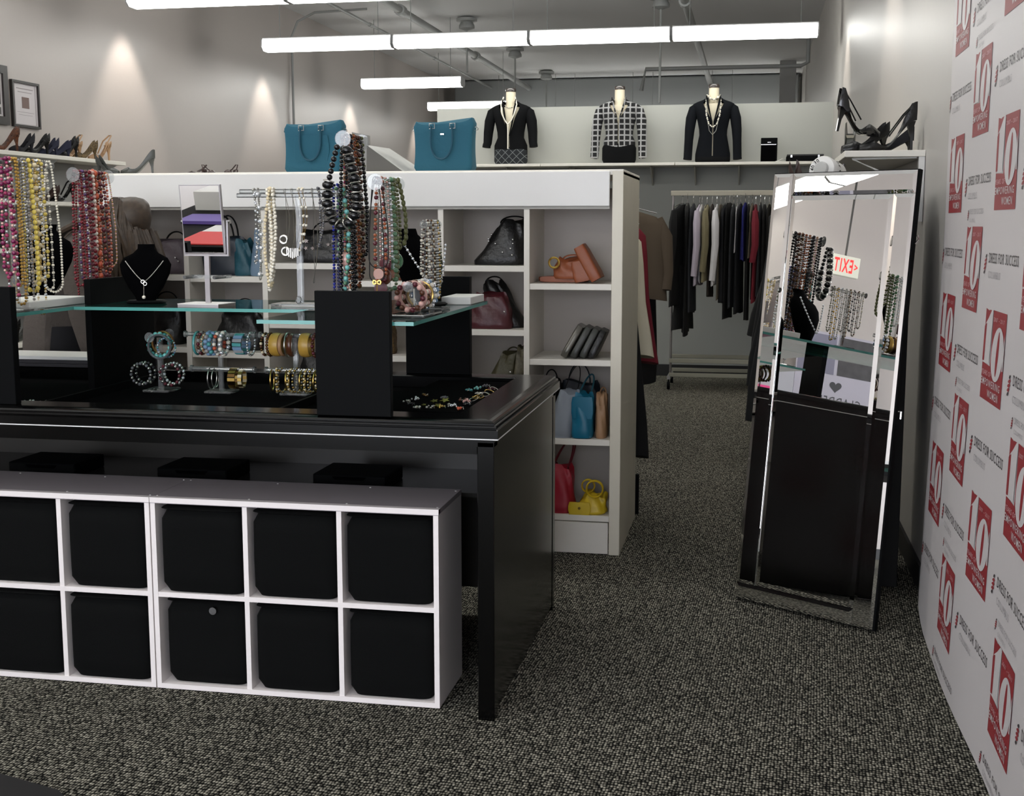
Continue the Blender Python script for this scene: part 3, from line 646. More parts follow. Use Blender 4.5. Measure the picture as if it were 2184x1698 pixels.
# ------------------------------------------------------------------ necklace busts
def bust(label,x,y,z,rz,s=1,prof=None):
    t=thing('necklace_bust',label,'necklace display',(x,y,z),rz)
    W_=[(.036,.04),(.040,.042),(.066,.048),(.090,.05),(.096,.044),(.082,.036),(.048,.03),(.032,.028),(.032,.03)]
    Z_=[.0,.012,.05,.10,.135,.160,.178,.195,.212]
    lean=[0,0,.004,.012,.022,.032,.045,.058,.066]
    rr=[]
    for (a_,b_),zz,ln in zip(W_,Z_,lean):
        rr.append([(a_*s*math.cos(2*PI*i/24),(b_*s*.7*math.sin(2*PI*i/24)+ln*s),zz*s*1.0+.012) for i in range(24)])
    obj('bust_form',G().loft(rr),velvet,t,smooth=True)
    obj('foot',G().rbox(.15*s,.10*s,.012,p=5,rings=2,c=(0,.01,0)),satin,t)
    return t
def worn(label,x,y,z,rz,s,cols,pat,drop=.12,half=.075,chain=None,pend=None,top=.165):
    pts=[]
    for k in range(25):
        a=-1+2*k/24; xx=half*a*s; zz=(top-drop*(1-abs(a)**1.25))*s; yy=-(.052-.02*abs(a))*s+(.0+.022*max(0,(zz/s-.05)/.1))*s
        pts.append(Vector((xx,yy-.004,zz+.012)))
    g=G()
    if pat: strand(g,pts,pat)
    if chain: g.tube(pts,chain[0],5,chain[1])
    o=obj('necklace',g,[PAL[c] for c in cols],smooth=60); o.location=(x,y,z); o.rotation_euler=(0,0,rz); tag(o,label,'necklace')
    if pend: pg=G(); pend(pg,pts[12]); obj('pendant',pg,[PAL[c] for c in cols],o,smooth=60)
    return o
bust('black velvet necklace bust with silver lariat on the middle glass shelf',-2.095,4.08,1.1612,.35,.92)
def lariat(g,b):
    for dx in (-.003,.004): g.tube([b+Vector((dx+.006*math.cos(k*PI/5),-.004,.006*math.sin(k*PI/5)-.002-dx)) for k in range(10)],.0016,5,0,closed=True)
    e_=Vector((b.x,b.y-.016,.026)); g.tube([b,b+Vector((0,-.006,-.02)),e_],.0011,5,0); g.ball(e_,.0065,1,1)
worn('silver lariat necklace with a dangling pearl on the black bust',-2.095,4.08,1.1612,.35,.92,['silver','pearl'],[(.0022,0)],.078,.07,(.0013,0),lariat,.150)
bust('black velvet bust turned to the right wearing a rhinestone necklace',-1.10,4.13,1.1612,1.05,1.18)
worn('rhinestone drop necklace on the right hand black bust',-1.10,4.13,1.1612,1.05,1.18,['crystal','silver'],[(.0055,0),(.003,1)],.135,.085,(.0012,1),None,.168)
bust('dark bust with a beaded collar behind the yellow necklaces',-2.62,4.28,1.1612,.2,1.25)
worn('black and crystal collar on the dark bust at the left',-2.62,4.28,1.1612,.2,1.25,['crystal','smoke'],[(.005,0),(.006,1)],.03,.04,None,None,.205)
bust('second dark bust partly hidden behind the left stand',-2.78,4.05,1.1612,.1,1.0)
# ------------------------------------------------------------------ table mirror
t=thing('table_mirror','small rectangular tabletop mirror on a steel post reflecting papers','mirror',(-1.82,3.99,1.1612),-.06)
obj('base',G().loft([[(-.075,-.075,z),(.075,-.075,z),(.075,.05,z),(-.075,.05,z)] for z in (0,.009)]),brushed,t)
obj('base_edge',G().box(-.0755,.0755,-.0755,.0505,.0095,.012),whiteb,t)
obj('post',G().box(-.009,.009,-.004,.006,.012,.18),brushed,t)
obj('yoke',G().box(-.083,-.077,-.005,.008,.175,.29).box(.077,.083,-.005,.008,.175,.29).box(-.083,.083,-.005,.008,.170,.176),brushed,t)
for s_ in (-1,1): obj('pivot_knob',G().cyl((s_*.083,0,.285),(s_*.090,0,.285),.007,10),chrome,t)
mf=obj('mirror_frame',G().box(-.075,.075,-.006,.006,0,.232),brushed,t); mf.location=(0,-.008,.178); mf.rotation_euler=(math.radians(6.4),0,0)
obj('mirror_face',G().box(-.0715,.0715,-.0075,-.0062,.005,.2285),mirm,mf)
# ------------------------------------------------------------------ bracelets
def torus(g,c,Rr,r,ax,m=0,n=22,k=6,flat=None):
    c=Vector(c); a=[Vector((1,0,0)),Vector((0,1,0)),Vector((0,0,1))]; i='XYZ'.index(ax); u,v=a[(i+1)%3],a[(i+2)%3]
    g.tube([c+u*Rr*math.cos(2*PI*j/n)+v*Rr*math.sin(2*PI*j/n) for j in range(n)],r,k,m,closed=True,flat=flat)
def bracelet(label,c,ax,kind,cols,Rr=.031,r=.005,wd=.02,tilt=0,group='bracelets'):
    Rr*=1.13; r*=1.08; c=(c[0],c[1],c[2]-.004); g=G(); a=[Vector((1,0,0)),Vector((0,1,0)),Vector((0,0,1))]; i='XYZ'.index(ax); d,u,v=a[i],a[(i+1)%3],a[(i+2)%3]
    if kind=='bangle': torus(g,(0,0,0),Rr,r,ax,0)
    elif kind=='bead':
        n=int(2*PI*Rr/(2*r))
        for j in range(n): g.ball(u*Rr*math.cos(2*PI*j/n)+v*Rr*math.sin(2*PI*j/n),r*1.02,j%len(cols),1 if r>.005 else 0)
    elif kind=='cuff':
        n=28; rr=[]
        for off,ra in ((-wd/2,Rr*.93),(-wd/2,Rr*.98),(-wd*.25,Rr*1.04),(0,Rr*1.06),(wd*.25,Rr*1.04),(wd/2,Rr*.98),(wd/2,Rr*.93)):
            rr.append([d*off+u*ra*math.cos(2*PI*j/n)+v*ra*math.sin(2*PI*j/n) for j in range(n)])
        g.loft(rr,0,closed=True)
    elif kind=='slat':
        n=16
        for j in range(n):
            aa=2*PI*j/n; c0=u*Rr*math.cos(aa)+v*Rr*math.sin(aa); tdir=(-u*math.sin(aa)+v*math.cos(aa))*.0055; rad=(u*math.cos(aa)+v*math.sin(aa))*.003
            g.loft([[c0+d*s_*wd/2+tdir+rad,c0+d*s_*wd/2-tdir+rad,c0+d*s_*wd/2-tdir-rad,c0+d*s_*wd/2+tdir-rad] for s_ in (-1,1)],j%len(cols))
    elif kind=='chain':
        n=24
        for j in range(n): g.ball(u*Rr*math.cos(2*PI*j/n)+v*Rr*1.15*math.sin(2*PI*j/n),.0052,j%len(cols),0,(1,1,1) )
    o=obj('bracelet',g,[PAL[q] if isinstance(q,str) else q for q in cols],smooth=60); o.location=c
    o.rotation_euler=(0,tilt,0) if ax=='Y' else (0,0,tilt); tag(o,label,'bracelet',group); return o
# holder with three arms seen end on
zb=.8465
tstand('acrylic bracelet stand with turquoise beads on its top bar',-2.07,4.12,zb,1.045,'Y',.075,.018,.05,.006)
for x in (-.055,.055): obj('bar',G().cyl((x,-.06,.10),(x,.06,.10),.006,10),ACR,t)
obj('cross_arm',G().box(-.06,.06,-.006,.006,.094,.106),ACR,t)
g1='bracelets on the left bracelet stand'
bracelet('dark green round bangle facing the camera on the left bracelet stand',(-2.035,4.045,1.017),'Y','bangle',['smoke'],.037,.004,group=g1)
bracelet('turquoise bead bracelet just behind the dark bangle',(-2.045,4.065,1.020),'Y','bead',['aqua','teal'],.036,.0075,tilt=.1,group=g1)
bracelet('thin gold bangle at the back of the left bracelet stand',(-2.06,4.12,1.022),'Y','bangle',['gold'],.036,.002,group=g1)
bracelet('amber and gold bangle behind the turquoise beads',(-2.068,4.14,1.022),'Y','bangle',['amber'],.036,.003,group=g1)
bracelet('teal chip bracelet beneath the turquoise beads',(-2.028,4.085,1.010),'Y','bead',['teal','crystal','sky'],.030,.004,group=g1)
for k,(dx,cc,nm) in enumerate(((-.055,['smoke','silver'],'black and silver'),(-.055,['silver','jet'],'silver and jet'),(.055,['silver','maroon'],'silver and wine red'),(.055,['crystal','silver'],'crystal cluster'))):
    bracelet(f'{nm} bracelet on the lower arm of the left bracelet stand',(-2.07+dx,4.075+.035*(k%2),.915),'Y','bead',cc,.033,.0055,group=g1)
def btee(label,x,tops,bots,y=4.12):
    t=thing('bracelet_stand',label,'jewelry stand',(x,y,zb))
    obj('base',G().box(-.05,.05,-.04,.04,0,.008,bev=.002),ACR,t); obj('post',G().box(-.007,.007,-.007,.007,.008,.2),ACR,t)
    obj('bar',G().cyl((-.13,0,.206),(.13,0,.206),.007,12),ACR,t); obj('bar',G().cyl((-.105,-.012,.085),(.13,-.012,.085),.007,12),ACR,t)
    for zz,x0,x1,yy in ((.206,-.13,.13,0),(.085,-.105,.13,-.012)):
        for xx in (x0,x1): obj('end_disk',G().cyl((xx-.004,yy,zz),(xx+.004,yy,zz),.012,14),ACR,t)
    return t
btee('clear acrylic bracelet stand with blue bracelets in the middle',-1.84,0,0)
g2='bracelets on the middle bracelet stand'
zt,zl=1.025,.905
for dx,kd,cc,Rr,r,wd,lb in ((-.085,'bangle',['teal'],.035,.004,0,'slanted teal bangle at the left of the middle stand'),
 (-.068,'bead',['maroon','brown','grey'],.033,.006,0,'rust and grey bead bracelet on the middle stand'),
 (-.052,'bead',['cream','tan'],.03,.004,0,'small cream seed bead bracelet on the middle stand'),
 (-.040,'bead',['sky','sky','grey'],.033,.008,0,'pale blue chunky bead bracelet on the middle stand'),
 (-.022,'bead',['sky','teal'],.032,.0075,0,'steel blue bead bracelet on the middle stand'),
 (-.004,'bead',['coral','grey','pearl'],.033,.0065,0,'grey and coral bead bracelet on the middle stand'),
 (.014,'bead',['pearl','crystal'],.034,.0075,0,'white and clear bead bracelet beside the post'),
 (.080,'slat',['sky','crystal','teal'],.031,0,.034,'wide turquoise striped stretch bracelet on the middle stand'),
 (.115,'chain',['silver','crystal'],.030,0,0,'silver link bracelet at the right end of the middle stand')):
    bracelet(lb,(-1.84+dx,4.12,zt),'X',kd,cc,Rr,r or .005,wd or .02,R.uniform(-.15,.15),g2)
for dx,kd,cc,Rr,wd,lb in ((-.03,'bangle',['silver'],.036,0,'thin silver bangle hanging from the lower middle bar'),(-.018,'bangle',['silver'],.03,0,'small silver bangle on the lower middle bar'),(.055,'slat',['gold','bronze'],.03,.026,'gold panel stretch bracelet on the lower middle bar'),(.083,'slat',['gold','cream'],.026,.014,'narrow gold link bracelet on the lower middle bar')):
    bracelet(lb,(-1.84+dx,4.108,zl-.002),'X',kd,cc,Rr,.002,wd or .02,R.uniform(-.2,.2),g2)
btee('clear acrylic bracelet stand with amber and gold bangles beside the front board',-1.56,0,0)
g3='bracelets on the right bracelet stand'
for dx,kd,cc,Rr,r,wd,lb in ((-.11,'bead',['bronze','cream','brown'],.033,.005,0,'bronze and cream bead bracelet at the left of the amber group'),
 (-.092,'bead',['brown','bronze'],.034,.005,0,'brown seed bead bracelet next to the amber cuff'),
 (-.068,'cuff',['mustard'],.035,0,.032,'wide amber marbled cuff on the right bracelet stand'),
 (-.044,'cuff',['tan'],.034,0,.014,'tan wooden bangle on the right bracelet stand'),
 (-.028,'bangle',['silver'],.037,.0025,0,'silver edged bangle between tan and brown bangles'),
 (-.012,'cuff',['brown'],.035,0,.018,'dark brown round bangle on the right bracelet stand'),
 (.040,'cuff',['mustard'],.036,0,.034,'wide olive gold cuff close to the front board'),
 (.075,'bead',['brown','maroon'],.034,.006,0,'red brown bead bracelet half hidden by the front board')):
    bracelet(lb,(-1.56+dx,4.12,zt),'X',kd,cc,Rr,r or .005,wd or .02,R.uniform(-.1,.1),g3)
for k in range(11):
    bracelet(['thin gold bangle','textured gold bangle','gold chain bracelet'][k%3]+' on the lower right bar, '+['first','second','third','fourth','fifth','sixth','seventh','eighth','ninth','tenth','last'][k]+' from the left',(-1.56-.085+.0185*k,4.108,zl-.004),'X',['bangle','chain','chain'][k%3],[['gold'],['gold','cream'],['gold','silver']][k%3],.032+R.uniform(-.002,.003),.0028,0,R.uniform(-.35,.35),'gold bangles on the lower right bar')
# bracelet bar on the right glass shelf
t=thing('bracelet_stand','low clear acrylic bracelet stand in front of the right bust','jewelry stand',(-1.005,3.70,1.1615))
obj('base',G().box(-.06,.05,-.11,.11,0,.008,bev=.002),ACR,t); obj('post',G().box(-.01,.01,-.008,.008,.008,.085),ACR,t); obj('bar',G().cyl((0,-.10,.092),(0,.12,.092),.009,12),ACR,t)
obj('end_disk',G().cyl((0,-.105,.092),(0,-.10,.092),.016,16),ACR,t)
for k,(dy,kd,cc,lb) in enumerate(((-.085,'bead',['brown','maroon','rose'],'chunky brown and rose bead bracelet facing the camera'),(-.06,'bangle',['rose'],'rose metal bangle behind the brown beads'),(-.04,'bead',['bronze','pearl'],'bronze bracelet dotted with pearls on the low stand'),(-.015,'bead',['brown','rose'],'brown ridged bead bracelet on the low stand'),(.01,'cuff',['bronze'],'olive bronze smooth bangle on the low stand'),(.035,'cuff',['gold'],'gold toned bangle on the low stand'),(.06,'bead',['pearl','crystal'],'white crystal bead bracelet on the low stand'),(.085,'bead',['crystal','sky'],'pale blue crystal bracelet at the back of the low stand'))):
    bracelet(lb,(-1.005,3.70+dy,1.1615+.065),'Y',kd,cc,.036,.0078,.02,0,'bracelets on the low stand')
# trays and boxes
def tray(label,x0,x1,y0,y1,z=1.1615,h=.026,m=None,nm='jewelry_box'):
    g=G().box(x0,x1,y0,y1,z,z+h,bev=.002); o=obj(nm,g,m or mat('white_box_card',(226,228,224),.5)); return tag(o,label,'box')
tray('flat white box on the right glass shelf',-1.06,-.955,4.22,4.44)
tray('flat white box on the left glass shelf',-2.50,-2.31,3.70,4.06)
t=tray('clear acrylic slab lying at the front of the right glass shelf',-1.20,-1.08,3.46,3.60,h=.008,m=ACR,nm='acrylic_tray')
# earrings in the sunken tray
def star(g,c,r,rot,m=0,th=.003):
    pts=[(c[0]+(r if k%2==0 else r*.45)*math.cos(rot+k*PI/5),c[1]+(r if k%2==0 else r*.45)*math.sin(rot+k*PI/5)) for k in range(10)]
    g.loft([[(x,y,c[2]) for x,y in pts],[(x,y,c[2]+th) for x,y in pts]],m)
zt2=.8745
tag(obj('display_tray',G().box(-1.12,-.845,3.64,4.385,.8465,.8735,bev=.002),velvet),'black velvet tray set in the right end of the table','tray')
for k,(x,y,r) in enumerate(((-.985,3.82,.013),(-.955,3.84,.018),(-.95,3.73,.014),(-.995,3.73,.009))):
    g=G(); star(g,(0,0,0),r,R.uniform(0,6)); o=obj('star_earring',g,PAL['gold']); o.location=(x,y,zt2); o.rotation_euler=(.35,0,0); o.location.z+=.004
    tag(o,['gold star earring behind the others','largest gold star earring','gold star earring nearest the table rim','small gold star earring on the left'][k],'earring','gold star earrings')
cl=[('teal',-.935,4.10),('aqua',-.92,4.16),('smoke',-.90,4.22),('maroon',-.865,4.14),('silver',-.885,4.02),('gold',-.87,3.92),('brown',-.90,3.86),('rose',-.885,3.84),('coral',-.868,3.68),('silver',-.91,3.74),('crystal',-.90,3.72),('jet',-.87,3.78),('gold',-.93,3.70),('silver',-.96,3.68),('smoke',-.97,3.90),('crystal',-1.06,3.86),('silver',-1.07,3.80),('bronze',-1.05,3.95),('jet',-1.04,3.74),('silver',-1.00,3.66)]
for k,(c,x,y) in enumerate(cl):
    o_=Vector((x,y,zt2))
    g=G()
    for j in range(7): g.ball((R.uniform(-.012,.012),R.uniform(-.014,.014),R.uniform(.003,.009)),R.uniform(.003,.0055),0,0)
    g.tube([(R.uniform(-.01,.01),R.uniform(-.012,.012),.004),(.008,.01,.008),(.012,-.004,.003)],.0012,4,1)
    o=obj('earring',g,[PAL[c],PAL['silver']],smooth=60); o.location=o_
    tag(o,f'{c} beaded earring cluster in the sunken tray, '+['near the back','behind the gold stars','near the front rim','towards the left'][0 if y>4.0 else 1 if y>3.8 else 2 if x>-1 else 3]+f', {["beside the hoops","by the stars","at the side","in the middle","alone"][k%5]}','earring','earrings in the sunken tray')
for k in range(5):
    g=G(); torus(g,(0,0,0),.016,.0016,'Z',0,18,5); o=obj('hoop_earring',g,PAL['gold' if k%2 else 'silver'],smooth=60); o.location=(-.875+.008*k,3.90+.045*k,zt2+.003+.002*k); o.rotation_euler=(.25,.2*k-.3,0)
    tag(o,('gold' if k%2 else 'silver')+' hoop earring in the overlapping row, '+['front','second','middle','fourth','rear']  [k]+' one','earring','hoop earrings')
g=G()
for k in range(12): g.ball((-2.36+.010*k,3.72+.02*math.sin(k),.852+.004),.005,k%2,0)
tag(obj('bracelet',g,[PAL['crystal'],PAL['silver']],smooth=60),'sparkling silver bracelet lying in the left tray section','bracelet')
g=G()
for k in range(6): g.ball((-1.20+.006*k,3.95+.01*(k%2),.8525),.005,k%2,0)
tag(obj('earring',g,[PAL['crystal'],PAL['silver']],smooth=60),'small crystal earring just right of the front black board','earring')
# magazines on the rear rim
for k in range(3):
    g=G().box(-2.95,-2.30,4.40,4.60,.889+.014*k,.9015+.014*k)
    tag(obj('magazine',g,[mat('paper_dark_cover',(30,28,34),.4),whiteb][:1] if k<2 else whiteb),['lowest dark magazine in the stack at the left rear of the table','middle dark magazine in the stack at the left rear','white paper pad on top of the magazine stack'][k],'magazine','magazine stack')
# ------------------------------------------------------------------ shoes
def shoe(label,cat_loc,rz,m,hm=None,heel=.09,L=.21,kind='pump',rx_=0,ry_=0,group=None,strapm=None,cat='shoe',S=1):
    t=thing('shoe',label,cat,cat_loc,rz,group); t.rotation_euler=(rx_,ry_,rz); t.scale=(S,S,S)
    def sole(t_): 
        if t_<.38: return .004
        u=(t_-.38)/.62; return .004+heel*(u*u*(3-2*u))
    def wd(t_):
        if t_<.30: return .012+.028*math.sin(PI/2*min(1,t_/.26))
        return .040-.016*min(1,(t_-.3)/.3)+.004*max(0,t_-.7)
    rings=[]
    for k in range(17):
        q=k/16; s0=sole(q); w2=wd(q)*(1 if q<.97 else .75); x=L*q-L/2
        if q<.30: hh=.012+.06*q; ih=hh*1.35+.006
        else:
            u=(q-.3)/.7; hh=.034+(.026*u*u if kind!='mule' else -.02*u); hh=max(.006,hh-(.007*math.sin(PI*min(1,u*1.1)) if kind=='pump' else .016*math.sin(PI*min(1,u*1.1)) if kind=='sling' else 0)); ih=.006
            if kind=='sling' and u>.2: hh=max(.006,.02-.03*u) if u<.82 else .03
            if kind=='dorsay': hh=.030-.024*min(1,u/.3) if u<.62 else .006+.070*min(1,(u-.62)/.28)**.7
        ring=[(-w2*.8,s0),(-w2*1.02,s0+hh*.5),(-w2*.9,s0+hh),(-w2*.62,s0+ih),(0,s0+ih*(1.12 if q<.3 else 1)),(w2*.62,s0+ih),(w2*.9,s0+hh),(w2*1.02,s0+hh*.5),(w2*.8,s0)]
        rings.append([(x,y,z) for y,z in ring])
    obj('upper',G().loft(rings),m,t,smooth=50)
    hm=hm or m
    if kind=='wedge': 
        g=G().loft([[(L*q-L/2,-wd(q)*.75,0),(L*q-L/2,wd(q)*.75,0),(L*q-L/2,wd(q)*.75,sole(q)),(L*q-L/2,-wd(q)*.75,sole(q))] for q in (.4,.55,.7,.85,1)])
        obj('wedge_heel',g,hm,t)
    elif heel>.02:
        H=sole(.93)
        obj('heel',G().loft([[(L*.5-bx_+dx*rr_-.004,dy*rr_,z) for dx,dy in ((-1,-1),(1,-1),(1,1),(-1,1))] for z,rr_,bx_ in ((0,.005,.012),(H*.5,.0065,.014),(H*.85,.013,.018),(H,.021,.022))]),hm,t,smooth=60)
    if strapm and kind=='dorsay':
        zt=sole(1)+.074
        for s_ in (-1,1): obj('strap',G().tube([(L*.5-.004,s_*.012,zt),(L*.28,s_*.024,zt-.05),(L*.0,s_*.030,.045+sole(.5))],.0032,6),strapm,t,smooth=True)
    elif strapm:
        zt=sole(.95)
        obj('strap',G().tube([(L*.05,.032,.03+sole(.55)),(L*.3,.03,zt+.03),(L*.52,.012,zt+.075),(L*.52,-.012,zt+.075),(L*.3,-.03,zt+.03),(L*.05,-.032,.03+sole(.55))],.0032,6,flat=2),strapm,t,smooth=True)
    return t
patent=mat('black_patent',(12,12,13),.12,spec=.6); suede=mat('dark_suede',(28,28,34),.9); tanl=mat('tan_leather',(176,142,108),.45); brownl=mat('brown_leather',(92,48,28),.4,bump=.2,bscale=50)
leo=mat('leopard_print',(96,78,48),.6,var=.75,vscale=110); navy=mat('navy_suede',(34,36,56),.85); tort=mat('tortoise_print',(88,52,34),.4,var=.6,vscale=60); greyl=mat('charcoal_leather',(58,60,56),.4); dkbr=mat('dark_brown_leather',(48,30,26),.35); whit=mat('ivory_leather',(205,198,176),.5)
# wall shelves at the left
for k,z in enumerate((1.925,1.60,1.28,.95,.64)):
    nm=['top','second','third','fourth','lowest'][k]; yend=9.2-(0 if k==0 else .35)
    t=thing('wall_shelf',f'long white wall shelf for shoes on the left wall, {nm} one','shelf',(-4.97,7.9,z),0,'shoe shelves on the left wall')
    obj('shelf_board',G().box(-5.098,-4.85,6.3,yend,z-.028,z,bev=.002),white,t,world=True)
    for y in (7.1,8.3,yend-.06): obj('bracket',G().loft([[(-5.098,y,z-.03),(-4.9,y,z-.03),(-5.098,y,z-.14)],[(-5.098,y+.008,z-.03),(-4.9,y+.008,z-.03),(-5.098,y+.008,z-.14)]]),MATS['grey_trim'],t,world=True)
tag(obj('wall_panel',G().box(-5.099,-5.09,6.3,8.85,.1,1.89),mat('grey_slat_panel',(150,150,148),.6)),'grey backing panel behind the shoe shelves on the left wall','wall panel')
row=[(7.45,'brown tortoise pump at the left end of the top wall shelf',tort,None,'pump',.10,.06),(7.72,'brown tortoise pump with raised heel on the top wall shelf',tort,None,'pump',.11,-.1),(7.93,'black suede pump third on the top wall shelf',suede,None,'pump',.08,.2),(8.10,'black pointed pump on the top wall shelf',blackl,None,'pump',.09,0),
 (8.24,'navy suede pump on the top wall shelf',navy,None,'pump',.07,.2),(8.37,'dark blue court shoe in the middle of the top wall shelf',navy,None,'pump',.06,-.1),(8.50,'tall black pump on the top wall shelf',blackl,None,'pump',.10,.1),(8.62,'tan slingback behind the leopard shoe',tanl,tanl,'sling',.10,.1),(8.76,'leopard print pump on the top wall shelf',leo,None,'pump',.085,0),(8.98,'tan strappy high heel at the right end of the top wall shelf',tanl,tanl,'sling',.12,.1)]
for y,l,m,st,kd,hl,dr in row: shoe(l,(-4.95+(.0 if y!=8.62 else -.04),y,1.9255),1.15+dr,m,None,hl,.22,kd,strapm=st,group='shoes on the top wall shelf')
for k,(y,m,kd,hl,l) in enumerate(((7.95,blackl,'pump',.08,'black pump behind the pearl rope on the second wall shelf'),(8.2,dkbr,'pump',.06,'dark brown court shoe on the second wall shelf'),(8.42,patent,'sling',.11,'black sandal with ankle strap on the second wall shelf'),(7.6,suede,'pump',.08,'dark pump at the left of the second wall shelf'))):
    shoe(l,(-4.95,y,1.6005),1.2,m,None,hl,.22,kd,strapm=patent if kd=='sling' else None,group='shoes on the second wall shelf')
for k in range(4):
    shoe(['black high heel leftmost on the lowest wall shelf','dark green heel on the lowest wall shelf','black ankle strap heel on the lowest wall shelf','dark pump at the right of the lowest wall shelf'][k],(-4.95,7.62+.17*k,.6405),1.2,[patent,greyl,blackl,dkbr][k],None,.10,.22,['pump','pump','sling','pump'][k],strapm=patent if k==2 else None,group='shoes on the lowest wall shelf')
for k in range(4):
    shoe(['black pump leftmost on the third wall shelf','grey pump on the third wall shelf','dark brown pump on the third wall shelf','black pump rightmost on the third wall shelf'][k],(-4.95,7.5+.28*k,1.2805),1.2,[patent,greyl,dkbr,blackl][k],None,.09,.22,'pump',group='shoes on the third wall shelf')
# shoes on the bookcase
shoe('charcoal pump with tilted heel at the left end of the bookcase top',(-2.975,5.47,1.669),PI-.3,greyl,None,.09,.22,'pump',S=.62,group='shoes on the bookcase top')
shoe('charcoal pump turned the other way on the bookcase top',(-2.84,5.50,1.669),.25,greyl,None,.10,.22,'pump',S=.72,group='shoes on the bookcase top')
shoe('dark strappy flat sandal left of the other on the bookcase top',(-2.60,5.62,1.669),.2,dkbr,None,.03,.2,'sling',strapm=dkbr,S=.45,group='sandals on the bookcase top')
shoe('dark strappy flat sandal in the middle of the bookcase top',(-2.53,5.60,1.669),PI-.5,dkbr,None,.03,.2,'sling',strapm=dkbr,S=.45,group='sandals on the bookcase top')
shoe('tiny dark sandal strap beside the left teal tote',(-2.43,5.62,1.669),1.2,dkbr,None,.02,.16,'sling',strapm=dkbr,S=.5,group='sandals on the bookcase top')
# right wall shelf
t=thing('wall_shelf','white wall shelf above the leaning mirror carrying black heels','shelf',(.53,6.5,1.74))
obj('shelf_board',G().box(.365,.689,5.45,8.2,1.716,1.742,bev=.002),white,t,world=True)
for y in (5.5,7.4): obj('bracket',G().tube([(.66,y,1.715),(.40,y,1.71),(.52,y,1.655),(.66,y,1.60)],.005,6),whiteb,t,world=True)
obj('support_post',G().box(.664,.688,5.46,5.49,1.45,1.716),whiteb,t,world=True)
rs='heels on the right wall shelf'
shoe('upright black slingback at the right end of the mirror shelf',(.545,5.56,1.7425),.1,blackl,patent,.125,.23,'dorsay',strapm=patent,group=rs)
shoe('black patent slingback tipped on its toe above the mirror',(.415,5.55,1.815),PI+.3,patent,patent,.10,.20,'dorsay',strapm=patent,ry_=-.15,group=rs)
shoe('black pump lying under the tipped slingback',(.46,5.64,1.7425),.4,blackl,patent,.07,.21,'pump',group=rs)
shoe('black flat pump behind the upright slingback',(.56,5.72,1.7425),-.2,suede,patent,.05,.22,'pump',group=rs)
shoe('dark pump with cream and tan block heel at the left of the mirror shelf',(.42,5.95,1.7425),1.5,greyl,whit,.10,.2,'pump',group=rs)
# cabinet behind the mirror, tin, small shoes
tag(obj('storage_cabinet',G().box(.13,.60,5.04,5.40,0,1.585,bev=.003),mat('matte_black_cabinet',(9,9,9),.8)),'matt black cabinet standing between leaning mirror and right wall','cabinet')
g=G(); T0=Matrix.Translation((.285,5.2,1.642))@Matrix.Rotation(-.5,4,'Z')@Matrix.Rotation(math.radians(78),4,'X'); g.T=T0
t=thing('number_drum','round white drum printed with black numbers on top behind mirror','box',(.285,5.2,1.6))
g.lathe([(.05,-.06),(.056,-.056),(.056,.05),(.052,.056),(.03,.058)],n=28,m=0); obj('drum_body',g,whiteb,t,smooth=True,world=True)
g=G(); g.T=T0; g.lathe([(.030,.056),(.030,.066),(.026,.07)],n=24); obj('lid_knob',g,mat('grey_knob',(190,190,186),.4),t,smooth=True,world=True)
g=G()
for k,s_ in enumerate(('30','40','50','20','10')):
    v,f=fit(s_,.03,.018,.02); aa=PI/2-.9+k*.75
    g.T=T0@Matrix.Rotation(aa,4,'Z')@Matrix.Translation((0,.030,.0586))@Matrix.Rotation(0,4,'Z')
    g.add([(x*.7,y,0) for x,y in v],f)
    g.T=T0@Matrix.Rotation(aa,4,'Z')@Matrix.Translation((0,-.0565,0))@Matrix.Rotation(PI/2,4,'X'); g.add([(x,y,0) for x,y in v],f)
obj('printed_numbers',g,PAL['black'],t,world=True)
shoe('dark brown shoe standing left of the numbered drum',(.18,5.22,1.5855),2.2,dkbr,None,.05,.1,'pump')
